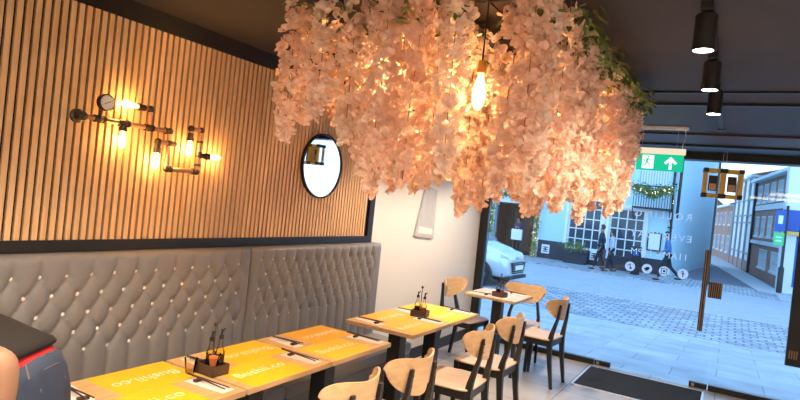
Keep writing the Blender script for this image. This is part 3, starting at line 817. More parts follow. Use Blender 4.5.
pend = [(-.895, 2.085, 2.13, 'pendant bulb glowing among the blossoms, the brightest one, right of centre'),
        (-1.32, 2.10, 2.20, 'pendant bulb glowing inside the near left part of the blossoms'),
        (-.80, 2.9, 2.15, 'pendant bulb glowing inside the right middle of the blossoms'),
        (-.85, 3.55, 2.05, 'pendant bulb glowing inside the far right part of the blossoms'),
        (-1.50, 3.40, 2.12, 'pendant bulb glowing inside the far left part of the blossoms'),
        (-1.45, 2.65, 2.1, 'pendant bulb glowing deep in the middle of the blossoms')]
def clears(x, y):
    for bx, by in ((-.895, 2.085),):
        L_ = math.hypot(bx, by); t_ = (x * bx + y * by) / L_
        if t_ < L_ + .05 and abs(x * by - y * bx) / L_ < .055: return False
    return all(math.hypot(x - q[0], y - q[1]) > .05 for q in pend)
edge_desc = []
for i in range(XS):
    for j in range(YS):
        x = -1.65 + 1.04 * i / (XS - 1) + rnd.uniform(-.025, .025); y = 1.86 + 2.02 * j / (YS - 1) + rnd.uniform(-.04, .04)
        rim = i in (0, XS - 1) or j in (0, YS - 1)
        if not rim and rnd.random() < .16: continue
        if not clears(x, y): continue
        k = rnd.randrange(7)
        if k in usedk: o = copy_tree(protos[k])
        else: usedk.add(k); o = protos[k]
        drop = rnd.uniform(.0, .05)
        if i >= XS - 2: drop = rnd.uniform(.0, .03)
        sz = rnd.uniform(.88, 1.02)
        if y < 2.4 and x < -1.42: sz = .70 + .06 * rnd.random()
        elif y < 2.75 and x < -1.55: sz *= .88
        elif y > 3.0 and x < -1.45: sz = .70 + .08 * rnd.random()
        if j == YS - 1: sz *= .72
        o.location = (x, y, CZ - .035 - drop * .5); o.rotation_euler = (rnd.uniform(-.03, .03), rnd.uniform(-.03, .03), rnd.uniform(0, 6.28)); o.scale = (1.0, 1.0, sz)
        edge = []
        if i == 0: lab = 'peach silk blossom strand in the left edge row over the tables'
        elif i == XS - 1: lab = 'peach silk blossom strand in the right edge row beside the track spotlights'
        elif j == 0: lab = 'peach silk blossom strand in the front row nearest the camera'
        elif j == YS - 1: lab = 'short peach silk blossom strand in the back row nearest the window'
        else: lab = 'peach silk blossom strand hanging inside the ceiling cloud'
        tag(o, lab, 'flower strand', lab.replace('strand', 'strands')); cnt += 1
for k in range(7):
    if k not in usedk: bpy.data.objects.remove(protos[k])
# leafy sprays along the right rim
lv = None
for k in range(7):
    y = 2.15 + k * .27
    sp = leaves(500 + k % 3, 34, .065, (-.13, .0)).build('leaf_spray', M['leaf'], loc=(-.55 + rnd.uniform(-.03, .02), y, CZ - .06))
    tag(sp, 'green leaf spray along the top of the right edge of the blossom cloud', 'leaves', 'green leaf sprays on the blossom cloud')
# pendant bulbs in the blossoms
for i, (x, y, z, lab) in enumerate(pend):
    t = thing('pendant_bulb', lab, 'pendant lamp', (x, y, z + .07), 0, 'pendant bulbs among the blossoms')
    MB().rod((0, 0, 0), (0, 0, CZ - z - .07), .003, n=6).build('cord', M['black'], t)
    bulb_set(t, (0, 0, 0), (0, 0, -1), L=.14, R=.026, socket=.05, power=8.5, sockmat='brass', lightcol=(1, .58, .30))
t = thing('small_pendant_socket', 'small brass and black pendant hanging below the blossoms near the window post', 'pendant lamp', (-1.72, 3.95, 1.91))
MB().rod((0, 0, .07), (0, 0, CZ - 1.91), .003, n=6).build('cord', M['black'], t)
MB().lathe([(.012, .07), (.022, .06), (.022, .035), (.018, .03)], 16).build('bulb_socket', M['black'], t, smooth=True)
MB().lathe([(.018, .03), (.022, .02), (.024, -.04), (.015, -.055)], 16).build('shade', M['brass'], t, smooth=True)
#PART2

# ------------------------------------------------------------------ street ground
G = -.4
def gz(y): return G if y >= 12.3 else -.03 + (G + .03) * (y - (FY + .12)) / (12.3 - FY - .12)
def ground(name, x0, x1, y0, y1, mat, dz=0, label=None):
    b = MB(); ys = sorted({y0, y1} | ({12.3} if y0 < 12.3 < y1 else set()))
    rings = []
    for y in ys: rings.append([(x0, y, gz(y) + dz), (x1, y, gz(y) + dz), (x1, y, gz(y) - .25), (x0, y, gz(y) - .25)])
    b.loft(rings); o = b.build(name, mat); structure(o); return o
ground('pavement', -30, 30, FY + .12, 12.3, M['flag'])
ground('cobbled_parking_strip', -30, 30, 12.3, 16.2, M['sett'])
ground('road', -30, 30, 16.2, 22.2, M['asphalt'])
ground('kerb_line', -30, 30, 16.1, 16.25, M['kerb'], .004)
ground('far_pavement', -30, -1.2, 22.2, 25.6, M['sett'], .03)
ground('far_pavement', 1.5, 30, 22.2, 25.6, M['flag'], .03)
ground('crossing', -1.2, 1.5, 22.2, 25.6, M['sett'], .0)
ground('side_street', -9, 9, 25.6, 80, M['asphalt2'], .0)
b = MB(); b.loft([[(.95, 24.4, G + .001), (1.75, 24.4, G + .001), (1.75, 24.4, G + .05), (.95, 24.4, G + .05)], [(-2.6, 52, G), (-1.0, 52, G), (-1.0, 52, G + .05), (-2.6, 52, G + .05)]])
structure(b.build('side_pavement', M['kerb']))

def wall_holes(x0, x1, z0, z1, holes, mat, name, parent, y0=0, y1=.25):
    xs = sorted({x0, x1} | {h[0] for h in holes} | {h[1] for h in holes}); zs = sorted({z0, z1} | {h[2] for h in holes} | {h[3] for h in holes})
    b = MB()
    for a, c in zip(xs, xs[1:]):
        for d, e in zip(zs, zs[1:]):
            cx, cz = (a + c) / 2, (d + e) / 2
            if any(h[0] < cx < h[1] and h[2] < cz < h[3] for h in holes): continue
            b.box(a, c, y0, y1, d, e)
    return b.build(name, mat, parent)
def sash(parent, x0, x1, z0, z1, nx, nz, y=.06, name='window', fm='paintwhite', gm='carglass', fr=.07):
    f = MB()
    f.box(x0, x0 + fr, y, y + .07, z0, z1).box(x1 - fr, x1, y, y + .07, z0, z1).box(x0, x1, y, y + .07, z1 - fr, z1).box(x0 - .05, x1 + .05, y - .10, y + .07, z0, z0 + fr)
    for k in range(1, nx): x = x0 + (x1 - x0) * k / nx; f.box(x - .022, x + .022, y + .01, y + .05, z0, z1)
    for k in range(1, nz): z = z0 + (z1 - z0) * k / nz; f.box(x0, x1, y + .01, y + .05, z - .022, z + .022)
    w = f.build(name, M[fm], parent)
    MB().box(x0, x1, y + .052, y + .06, z0, z1).build('pane', M[gm], w)
    return w

# --- opposite pale blue building
pub = thing('corner_building', 'pale blue rendered corner building with dark plinth across the road', 'building', (0, 25.1, 0))
wins = [(-6.08, -4.72, .22, 2.35, 4, 5), (-4.42, -3.06, .0, 2.1, 4, 5), (-12.2, -10.9, .3, 2.3, 4, 5)]
upper = [(-9.6, -8.3, 4.1, 6.2, 4, 5), (-6.5, -5.2, 4.1, 6.2, 4, 5)]
holes = [w[:4] for w in wins + upper] + [(-9.35, -7.5, G, 1.86), (-3.42, -2.25, 3.15, 4.0)]
wall_holes(-16, -2.05, G, 8.5, holes, M['paleblue'], 'wall', pub)
for x0, x1, z0, z1, nx, nz in wins + upper:
    sash(pub, x0, x1, z0, z1, nx, nz)
    MB().box(x0 - .12, x0, -.04, 0, z0, z1).box(x1, x1 + .12, -.04, 0, z0, z1).box(x0 - .14, x1 + .14, -.05, 0, z1, z1 + .14).build('window_surround', M['paintwhite'], pub)
MB().box(-3.42, -2.25, .06, .1, 3.15, 4.0).build('shutter', simple('blue_slatted_shutter', (.42, .60, .72), .6), pub)
b = MB()
for k in range(12): x = -3.38 + k * .1; b.box(x, x + .05, .02, .06, 3.16, 3.99)
b.build('shutter_slats', M['paintwhite'], pub)
pl_ = MB()
for a, c, top in ((-16, -9.5, .42), (-7.3, -6.1, .40), (-6.08, -4.72, .20), (-4.72, -4.42, .34), (-4.42, -3.06, -.02), (-3.06, -2.02, .22)): pl_.box(a, c, -.05, .0, G, top)
pl_.build('plinth', M['plinth'], pub)
ds = MB(); ds.box(-9.6, -9.35, -.12, .05, G, 2.0).box(-7.5, -7.25, -.12, .05, G, 2.0).box(-9.7, -7.15, -.16, .05, 1.86, 2.15).box(-9.75, -7.1, -.22, .05, 2.15, 2.24)
ds.build('door_surround', M['paintwhite'], pub)
dr = MB(); dr.box(-9.35, -9.27, .25, 1.6, G, 1.86).box(-7.58, -7.5, .25, 1.6, G, 1.86).box(-9.35, -7.5, 1.5, 1.6, G, 1.86).box(-9.35, -7.5, .25, 1.6, 1.78, 1.86).box(-9.35, -7.5, .0, 1.6, G, G + .06)
dr.build('entrance_lobby', M['darkwood'], pub)
MB().box(-8.9, -8.1, 1.4, 1.5, G, 1.6, .02).build('inner_door', simple('brown_inner_door', (.16, .08, .05), .5), pub)
# side wall going up the side street
sx0, sy0, sx1, sy1 = -2.05, 0, -.9, 11.9
b = MB(); b.loft([[(sx0, sy0, G), (sx0, sy0, 8.5), (sx0 - .3, sy0 + .02, 8.5), (sx0 - .3, sy0 + .02, G)], [(sx1, sy1, G), (sx1, sy1, 8.5), (sx1 - .3, sy1, 8.5), (sx1 - .3, sy1, G)]])
b.build('side_wall', M['paleblue'], pub)
b = MB(); b.box(-16.1, -1.9, -.3, .2, 8.4, 8.6); b.build('cornice', M['paintwhite'], pub)
b = MB(); b.prism([(-16, 8.6), (-2, 8.6), (-2.8, 11), (-15, 11)], -12, .1, Matrix(((1, 0, 0, 0), (0, 0, -1, 0), (0, 1, 0, 0), (0, 0, 0, 1)))).build('roof', M['rooftile'], pub)
dp = MB(); dp.path([(-2.16, -.08, 8.4), (-2.16, -.08, 3.0), (-2.10, -.08, 1.6), (-2.10, -.08, G + .05)], .045)
for z in (3.2, 4.5, 1.5, .4): dp.box(-2.22, -2.04, -.12, 0, z, z + .05)
dp.build('drainpipe', M['black'], pub)
dp = MB().path([(-1.93, -.10, 8.4), (-1.93, -.10, 1.9)], .055).path([(-1.93, -.10, 4.45), (-1.5, -.35, 4.75)], .03).build('drainpipe', M['black'], pub)
# balcony
ba = MB(); ba.box(-3.5, -2.15, -.75, 0, 2.15, 2.22).box(-3.5, -2.15, -.77, -.73, 3.02, 3.07)
for k in range(15): x = -3.48 + k * .094; ba.rod((x, -.75, 2.2), (x, -.75, 3.05), .012, n=6)
for s in (-3.5, -2.15): ba.box(s - .02, s + .02, -.75, 0, 3.02, 3.07).path([(s, -.7, 2.15), (s, -.3, 1.9), (s, 0, 1.7)], .02, 6)
ba.build('balcony', M['black'], pub)
for cx in (-6.906, -4.86):
    lg = MB().box(cx - .17, cx + .17, -.06, -.05, -.16, .22).build('wall_plaque', M['paintwhite'], pub)
    q = MB(); 
    for k in range(3): q.box(cx - .11, cx + .11, -.064, -.06, -.09 + k * .09, -.05 + k * .09)
    q.prism([(cx + .04 * math.cos(a * PI / 6), .02 + .07 * math.sin(a * PI / 6)) for a in range(12)], .060, .066, Matrix(((1, 0, 0, 0), (0, 0, -1, 0), (0, 1, 0, 0), (0, 0, 0, 1))))
    q.build('emblem', M['plinth'], lg)
pf = MB().box(-2.9, -2.39, -.06, 0, .53, 1.27, .01).build('notice_case', M['black'], pub)
MB().box(-2.85, -2.44, -.065, -.055, .58, 1.22).build('notice', M['paintwhite'], pf)

def foliage(seed, n, path, rad, size):
    r = random.Random(seed); b = MB(); b.norecalc = True
    for k in range(n):
        f_ = r.random() * (len(path) - 1); i = min(int(f_), len(path) - 2); t_ = f_ - i
        c = Vector(path[i]).lerp(Vector(path[i + 1]), t_) + Vector((r.gauss(0, rad), r.gauss(0, rad * .6), r.gauss(0, rad)))
        d = Vector((r.uniform(-1, 1), r.uniform(-1, 1), r.uniform(-1, 1))).normalized(); s = d.orthogonal().normalized()
        ln = size * r.uniform(.6, 1.3); b.quad([c, c + d * ln * .5 + s * ln * .3, c + d * ln, c + d * ln * .5 - s * ln * .3])
    return b
def garland(seed, path, lab, n=900, rad=.06):
    t = thing('ivy_garland', lab, 'garland', (0, 0, 0))
    foliage(seed, n, path, rad, .09).build('foliage', M['leaf'], t)
    b = MB(); r = random.Random(seed)
    for k in range(22 if seed != 5 else 0):
        f_ = r.random() * (len(path) - 1); i = min(int(f_), len(path) - 2); c = Vector(path[i]).lerp(Vector(path[i + 1]), f_ - i)
        b.ball(c + Vector((r.gauss(0, .06), -.08, r.gauss(0, .06))), .014, n=6)
    if seed != 5: b.build('fairy_lights', M['fairy'], t)
garland(1, [(-9.5, 24.92, G), (-9.5, 24.92, 2.0)], 'ivy garland down the left side of the pub doorway')
garland(2, [(-7.38, 24.92, G), (-7.38, 24.92, 2.0)], 'ivy garland down the right side of the pub doorway')
garland(3, [(-9.6, 24.85, 2.1), (-8.4, 24.85, 2.3), (-7.2, 24.85, 2.1)], 'ivy garland over the top of the pub doorway')
garland(4, [(-3.5, 24.3, 2.95), (-2.8, 24.3, 2.75), (-2.15, 24.3, 2.98)], 'greenery with tiny lights along the black balcony', 1300, .10)
garland(5, [(-5.1, 24.2, .35), (-5.9, 24.2, .35)], 'low planting in the box under the left sash window', 300, .10)
for x, lab in ((-5.5, 'dark planter standing under the left sash window'), (-3.75, 'dark planter standing under the right sash window')):
    t = thing('window_planter', lab, 'planter', (x, 24.55, G + .03))
    MB().box(-.45, .45, -.15, .15, 0, .55, .01).build('box', M['plinth'], t)
# dark street bin near the lettering
t = thing('street_bin', 'dark narrow street bin on the far pavement under the video icon sticker', 'bin', (-3.05, 23.6, G + .03))
MB().lathe([(.16, 0), (.17, .05), (.17, .85), (.19, .87), (.19, .98), (.14, 1.06), (.001, 1.08)], 20).build('body', M['black'], t, smooth=True)
MB().box(-.1, .1, -.20, -.165, .72, .84).build('slot', M['shopblue'], t)
# lamp post at the building corner
t = thing('street_lamp', 'tall thin dark street lamp post at the side street corner', 'street lamp', (-.63, 24.0, G + .03))
MB().lathe([(.07, 0), (.07, .6), (.04, .7), (.035, 5.2), (.03, 5.6)], 14).path([(0, 0, 5.4), (-.1, -.1, 5.8), (-.5, -.5, 5.95)], .025).build('post', M['black'], t, smooth=True)
MB().ball((-.62, -.62, 5.92), .14, (1, 1, .4)).build('lamp_head', M['black'], t, smooth=True)

# --- row of houses up the side street
def row_house(p0, p1, z1, ridge, wallm, name, lab, depth=6):
    p0 = Vector((*p0, 0)); p1 = Vector((*p1, 0)); d = (p1 - p0); W = d.length; ang = math.atan2(d.y, d.x)
    t = thing(name, lab, 'building', (p0.x, p0.y, G), ang)
    return t, W
def build_row(t, W, H_, ridge, wallm, windows, depth=6):
    # local: x along street (away), y negative = into the block (right-hand side), front face y=0 faces street
    hs = [w[:4] for w in windows]
    wall_holes(0, W, 0, H_, hs, wallm, 'wall', t, -.25, 0)
    MB().box(0, W, -depth, -.25, 0, H_).build('body', wallm, t)
    for (x0, x1, z0, z1, nx, nz) in windows:
        f = MB(); fr = .06
        f.box(x0, x0 + fr, -.1, .02, z0, z1).box(x1 - fr, x1, -.1, .02, z0, z1).box(x0, x1, -.1, .02, z1 - fr, z1).box(x0 - .05, x1 + .05, -.1, .06, z0 - .04, z0 + fr)
        for k in range(1, nx): x = x0 + (x1 - x0) * k / nx; f.box(x - .025, x + .025, -.1, -.01, z0, z1)
        for k in range(1, nz): z = z0 + (z1 - z0) * k / nz; f.box(x0, x1, -.1, -.01, z - .025, z + .025)
        w = f.build('window', M['paintwhite'], t); MB().box(x0, x1, -.14, -.1, z0, z1).build('pane', M['carglass'], w)
    b = MB(); b.prism([(.3, H_), (-depth, H_), (-depth / 2, H_ + ridge)], -.15, W + .15, Matrix(((0, 0, 1, 0), (1, 0, 0, 0), (0, 1, 0, 0), (0, 0, 0, 1)))); b.build('roof', M['rooftile'], t)
    MB().box(-.1, W + .1, .0, .32, H_ - .12, H_ + .02).build('gutter', M['paintwhite'], t)
def along(s): return (1.95 - 3.2 * s, 27 + 25 * s)
t, W = row_house(along(-.0), along(.33), 0, 0, None, 'brick_house', 'three-storey red brick house with white upper windows on the side street')
build_row(t, W, 4.75, 1.1, M['brickside'], [(.7 + 1.55 * k, 1.7 + 1.55 * k, 3.55, 4.45, 2, 2) for k in range(5)] + [(.7 + 1.55 * k, 1.6 + 1.55 * k, 1.9, 2.9, 2, 2) for k in range(5)] + [(.8, 3.2, .45, 1.35, 6, 2), (4.2, 6.0, .45, 1.35, 5, 2)])
MB().box(0, W, .0, .04, 3.2, 3.45).box(0, W, .0, .10, 1.55, 1.72).build('string_course', M['paintwhite'], t)
MB().box(0, W, .0, .03, 3.45, 4.65).build('painted_upper_wall', M['paintwhite'], t) if False else None
dpp = MB().rod((W - .1, .08, 0), (W - .1, .08, 4.7), .06).build('drainpipe', M['black'], t)
t, W = row_house(along(.335), along(.62), 0, 0, None, 'white_house', 'tall white panelled building between the two brick houses on the side street')
build_row(t, W, 5.1, .9, M['paintwhite'], [(.3 + 1.7 * k, 1.0 + 1.7 * k, 4.0, 4.8, 2, 2) for k in range(4)])
b = MB()
for k in range(5): x = .05 + k * W / 4.2; b.box(x, x + .12, .0, .10, 0, 5.0)
for z in (.9, 2.55, 2.95, 3.8): b.box(0, W, 0, .06, z, z + .08)
b.build('panel_trim', simple('grey_panel_trim', (.32, .36, .42), .6), t)
MB().box(0, W, 0, .05, 0, .55).build('brick_base', M['brickside'], t)
t, W = row_house(along(.625), along(1.05), 0, 0, None, 'brick_house', 'lower red brick house with gabled roof at the far end of the side street')
build_row(t, W, 3.75, 1.2, M['brickside'], [(.9 + 2.4 * k, 1.9 + 2.4 * k, 2.4, 3.3, 2, 2) for k in range(4)] + [(.9 + 2.4 * k, 2.1 + 2.4 * k, .6, 1.7, 3, 2) for k in range(4)])
# background terrace closing the bend
t = thing('distant_house', 'distant hazy house closing the bend of the side street', 'building', (-3.0, 60, G))
MB().box(-6, 3, 0, 6, 0, 3.4).build('wall', M['brick'], t)
MB().prism([(-6.2, 3.4), (3.2, 3.4), (1.5, 4.8), (-4.5, 4.8)], -6, .2, Matrix(((1, 0, 0, 0), (0, 0, -1, 0), (0, 1, 0, 0), (0, 0, 0, 1)))).build('roof', M['rooftile'], t)
f = MB()
for k in range(5): f.box(-5.2 + 1.7 * k, -4.3 + 1.7 * k, -.03, 0, 1.2, 2.3)
f.build('window_frames', M['paintwhite'], t)

# --- shop on the right corner
shop = thing('corner_shop', 'white corner shop with blue fascia and yellow stripe at the right edge', 'building', (0, 25.2, 0))
wall_holes(1.58, 12, G, 6.5, [(1.98, 4.2, -.12, 1.70), (4.6, 7.4, -.12, 1.7), (2.0, 3.3, 3.2, 4.25), (5, 6.3, 3.2, 4.25)], M['paintwhite'], 'wall', shop)
MB().box(1.58, 12, .25, 1.4, G, 6.5).build('body', M['paintwhite'], shop) if False else None
MB().box(1.6, 1.85, .2, 1.6, G, 6.5).box(1.6, 12, 1.6, 1.8, G, 6.5).build('side_wall', M['paintwhite'], shop)
MB().box(1.50, 12, -.14, 0, 1.86, 2.62, .01).build('fascia', M['shopblue'], shop)
MB().box(1.50, 12, -.15, 0, 1.74, 1.85).build('fascia_stripe', M['yellowwood'], shop)
for x0, x1 in ((1.98, 4.2), (4.6, 7.4)):
    f = MB(); f.box(x0, x0 + .06, .0, .1, -.12, 1.7).box(x1 - .06, x1, 0, .1, -.12, 1.7).box(x0, x1, 0, .1, 1.64, 1.7).box(x0, x1, -.05, .1, -.12, -.04)
    w = f.build('shop_window', M['shopblue'], shop); MB().box(x0, x1, .05, .06, -.1, 1.66).build('pane', M['glass'], w)
    MB().box(x0 + .02, x1 - .02, .9, .95, -.4, 1.7).build('display_back', simple('pale_blue_display', (.25, .5, .72), .6), shop)
k = 0
for ix in range(3):
    for iz in range(3):
        p = tag(MB().box(2.12 + ix * .66, 2.62 + ix * .66, 25.29, 25.30, .02 + iz * .54, .42 + iz * .54).build('window_poster', (M['paintwhite'], M['shopblue'], M['paleblue'])[(ix + iz) % 3]), 'small poster in the blue-framed shop window at the right edge', 'poster', 'posters in the shop window')
for x0, x1 in ((2.0, 3.3), (5, 6.3)): sash(shop, x0, x1, 3.2, 4.25, 2, 2)
MB().box(1.5, 12, -.25, .3, 6.4, 6.6).build('cornice', M['paintwhite'], shop)
MB().prism([(1.5, 6.6), (12, 6.6), (11, 8.2), (2.6, 8.2)], -1.8, .1, Matrix(((1, 0, 0, 0), (0, 0, -1, 0), (0, 1, 0, 0), (0, 0, 0, 1)))).build('roof', M['rooftile'], shop)
t = thing('sign_post', 'dark street sign post with blue and green plates before the corner shop', 'sign post', (1.60, 24.7, G + .03))
MB().lathe([(.09, 0), (.09, .9), (.05, .95), (.045, 3.1), (.001, 3.12)], 14).build('post', M['black'], t, smooth=True)
a_ = MB().box(-.34, -.02, -.05, -.02, 2.18, 2.92, .01).build('blue_plate', M['shopblue'], t)
MB().box(-.25, -.11, -.056, -.05, 2.45, 2.75).build('symbol', M['paintwhite'], a_)
a_ = MB().box(-.34, -.02, -.05, -.02, 1.68, 2.14, .01).build('green_plate', simple('green_plate', (.08, .62, .22), .5), t)
MB().box(-.27, -.09, -.056, -.05, 1.82, 1.87).box(-.27, -.09, -.056, -.05, 1.94, 1.99).build('symbol', M['paintwhite'], a_)

# ------------------------------------------------------------------ parked car
car = thing('parked_car', 'silver-white small hatchback parked on the cobbles outside the window', 'car', (-6.68, 14.85, G), -.03); car.scale = (1.06, 1.06, 1.08)
def sect(x, zb, zt, wb, wm, wt, zm, belt):
    # half outline -> closed ring
    pts = [(wb * .9, zb), (wb, zb + .06), (wm, zm), (wm * .985, belt), (wt, zt - .05), (wt * .86, zt), (0, zt + .012)]
    ring = [(x, y, z) for y, z in pts] + [(x, -y, z) for y, z in reversed(pts[:-1])]
    return ring
secs = [sect(-1.80, .35, .85, .60, .68, .52, .55, .75), sect(-1.76, .25, 1.05, .68, .76, .60, .55, .92), sect(-1.60, .22, 1.42, .72, .81, .56, .6, .98), sect(-1.25, .22, 1.49, .74, .83, .58, .6, .98), sect(-.3, .22, 1.50, .75, .83, .60, .6, .95),
        sect(.25, .22, 1.45, .75, .83, .59, .6, .93), sect(.62, .22, 1.22, .75, .83, .62, .6, .91), sect(.98, .22, 1.0, .75, .83, .68, .6, .88), sect(1.30, .22, .95, .75, .825, .64, .6, .82), sect(1.58, .22, .86, .73, .80, .58, .55, .74), sect(1.76, .22, .74, .66, .72, .50, .48, .64), sect(1.83, .25, .62, .56, .60, .44, .42, .54)]
body = MB().loft(secs).build('body', M['carpaint'], car, smooth='all')
md = body.modifiers.new('sub', 'SUBSURF'); md.levels = 2; md.render_levels = 2
# glasshouse
g_ = MB(); g_.quad([(.98, -.60, 1.02), (.98, .60, 1.02), (.30, .50, 1.44), (.30, -.50, 1.44)])
gl = g_.build('windscreen', M['carglass'], car, loc=(.03, 0, .02)); gl.modifiers.new('s', 'SOLIDIFY').thickness = .01
for s in (-1, 1):
    q = MB(); q.quad([(.70, s * .79, .98), (-1.3, s * .80, 1.02), (-1.1, s * .665, 1.38), (.18, s * .665, 1.38)]); o = q.build('side_window', M['carglass'], car, loc=(0, s * .012, 0)); o.modifiers.new('s', 'SOLIDIFY').thickness = .01
    MB().ball((.72, s * .93, 1.0), .1, (.55, .9, .62), 12).rod((.72, s * .8, .96), (.72, s * .9, .98), .02).build('door_mirror', M['carpaint'], car, smooth=True)
    # headlamp swept back
    hl = MB(); hl.loft([[(1.72, s * .50, .60), (1.74, s * .50, .72), (1.66, s * .50, .74), (1.6, s * .5, .6)], [(1.60, s * .70, .64), (1.62, s * .69, .79), (1.5, s * .68, .80), (1.5, s * .6, .62)], [(1.30, s * .79, .74), (1.30, s * .785, .83), (1.25, s * .74, .83), (1.25, s * .7, .72)]])
    hl.build('headlamp', M['headlamp'], car, smooth=True, loc=(.03, s * .02, 0))
    MB().ball((1.68, s * .56, .36), .055, (.5, 1, 1)).build('fog_lamp', M['headlamp'], car, smooth=True)
    for wx in (-1.20, 1.13):
        Wm = Matrix.Translation((wx, s * .76, .29)) @ Matrix.Rotation(-s * PI / 2, 4, 'X')
        wh = MB().lathe([(.19, -.09), (.27, -.09), (.295, -.06), (.295, .06), (.27, .09), (.205, .09), (.195, .05), (.19, -.09)], 32, Wm).build('wheel', M['rubber'], car, smooth=True)
        rm_ = MB().lathe([(.001, .055), (.045, .06), (.05, .05)], 16, Wm).lathe([(.175, .05), (.2, .085), (.195, .05)], 28, Wm)
        for k in range(7):
            a = 2 * PI * k / 7
            for d in (-.10, .10):
                rm_.rod(Wm @ Vector((.03 * math.cos(a), .03 * math.sin(a), .055)), Wm @ Vector((.19 * math.cos(a + d), .19 * math.sin(a + d), .072)), .012, n=6)
        rm_.build('rim', M['headlamp'], wh, smooth=True)
        MB().lathe([(.001, 0), (.195, 0), (.195, .02), (.001, .02)], 24, Wm).build('brake_disc', M['iron'], wh)
        ar = MB(); pr_ = [(.31, .0), (.35, .0), (.35, .085), (.31, .085)]
        MB().lathe([(.30, -.05), (.345, -.05), (.345, .072), (.30, .072), (.30, -.05)], 36, Wm).build('wheel_arch', M['black'], car, smooth=True)
gr = MB(); gr.prism([(-.46, .60), (.46, .60), (.34, .34), (-.34, .34)], 1.80, 1.86, Matrix(((0, 0, 1, 0), (1, 0, 0, 0), (0, 1, 0, 0), (0, 0, 0, 1)))).build('grille', M['black'], car)
gb = MB()
for k in range(5): gb.box(1.855, 1.865, -.40 + k * .01, .40 - k * .01, .37 + k * .05, .38 + k * .05)
gb.build('grille_bars', M['steel'], gr if False else car)
MB().box(1.86, 1.875, -.26, .26, .42, .53, .003).build('number_plate', M['paintwhite'], car)
MB().ball((1.80, 0, .70), .05, (.4, 1.4, .8)).build('badge', M['steel'], car, smooth=True)
MB().box(1.6, 1.86, -.60, .60, .20, .28, .02).build('lower_bumper', M['black'], car)

# ------------------------------------------------------------------ people
def skin_mesh(name, nodes, edges, root, mat, parent, sub=1, extra=None):
    bm = bmesh.new(); lay = bm.verts.layers.skin.verify(); V = {}
    for k, (p, r) in nodes.items():
        v = bm.verts.new(p); rr = r if isinstance(r, tuple) else (r, r); v[lay].radius = rr; V[k] = v
        if k == root: v[lay].use_root = True
    for a, c in edges: bm.edges.new((V[a], V[c]))
    # loose chains need their own roots
    seen = set()
    def walk(v):
        st = [v]
        while st:
            w = st.pop()
            if w in seen: continue
            seen.add(w); st += [e.other_vert(w) for e in w.link_edges]
    walk(V[root])
    for k, v in V.items():
        if v not in seen: v[lay].use_root = True; walk(v)
    me = bpy.data.meshes.new(name); bm.to_mesh(me); bm.free(); me.materials.append(mat)
    o = bpy.data.objects.new(name, me); COL.objects.link(o); o.parent = parent
    s = o.modifiers.new('skin', 'SKIN'); s.use_smooth_shade = True
    s2 = o.modifiers.new('sub', 'SUBSURF'); s2.levels = sub; s2.render_levels = sub
    return o
def hand_nodes(nodes, edges, tagn, wrist, direction, palmside, k=1.0):
    w = Vector(wrist); d = Vector(direction).normalized(); n = Vector(palmside).normalized(); s = d.cross(n).normalized()
    nodes[tagn + 'palm'] = (tuple(w + d * .055 * k), .026 * k); edges.append((tagn + 'wr', tagn + 'palm'))
    for i, (off, ln) in enumerate(((-.027, .062), (-.009, .074), (.009, .069), (.026, .053))):
        p0 = w + d * .06 * k + s * off * .7 * k; p1 = w + d * .095 * k + s * off * k; p2 = p1 + d * ln * .55 * k + n * .010 * k; p3 = p2 + (d * .75 + n * .6).normalized() * ln * .45 * k
        for j, (p, r) in enumerate(((p0, .010), (p1, .009), (p2, .008), (p3, .0065))): nodes[f'{tagn}f{i}{j}'] = (tuple(p), r * k)
        edges += [(f'{tagn}f{i}{j}', f'{tagn}f{i}{j + 1}') for j in range(3)]
    p0 = w + d * .025 * k - s * .012 * k; p1 = w + d * .05 * k - s * .042 * k + n * .008; p2 = p1 + (d * .9 - s * .25 + n * .35).normalized() * .032 * k; p3 = p2 + (d + n * .3).normalized() * .024 * k
    for j, (p, r) in enumerate(((p0, .012), (p1, .011), (p2, .009), (p3, .007))): nodes[f'{tagn}t{j}'] = (tuple(p), r * k)
    edges += [(f'{tagn}t{j}', f'{tagn}t{j + 1}') for j in range(3)]
def head_parts(parent, c, face, up, hairlen, haircol='hair'):
    c = Vector(c); f = Vector(face).normalized(); u = Vector(up).normalized(); s = f.cross(u).normalized()
    M4 = Matrix((s, f, u)).transposed().to_4x4()
    hd = MB(); hd.ball(c - f * .018 + u * .022, .098, (.90, 1.04, 1.12), 16, M4)
    bm = hd.bm
    for v in bm.verts[:]:
        l = v.co - c
        if l.dot(f) > .035 and l.dot(u) < .055: v.co -= f * (l.dot(f) - .035) * .9 
    if hairlen: hd.loft([[tuple(c - f * .05 + u * z + s * (w_ * math.cos(a)) - f * (.045 * math.sin(a))) for a in [i * PI / 6 for i in range(12)]] for z, w_ in ((.05, .085), (-.05, .088), (-.05 - hairlen, .07))])
    hd.build('hair', M[haircol], parent, smooth=True)
    for q in (-1, 1):
        e = MB().ball(c + f * .083 + s * .031 * q + u * .012, .011, n=8).build('eye', M['white'], parent, smooth='all')
        MB().ball(c + f * .092 + s * .031 * q + u * .012, .005, n=6).build('pupil', M['black'], e, smooth='all')
    MB().ball(c + f * .082 - u * .045, .02, (1.1, .35, .3), 8, M4).build('lips', simple('lips', (.5, .18, .15), .5), parent, smooth=True)
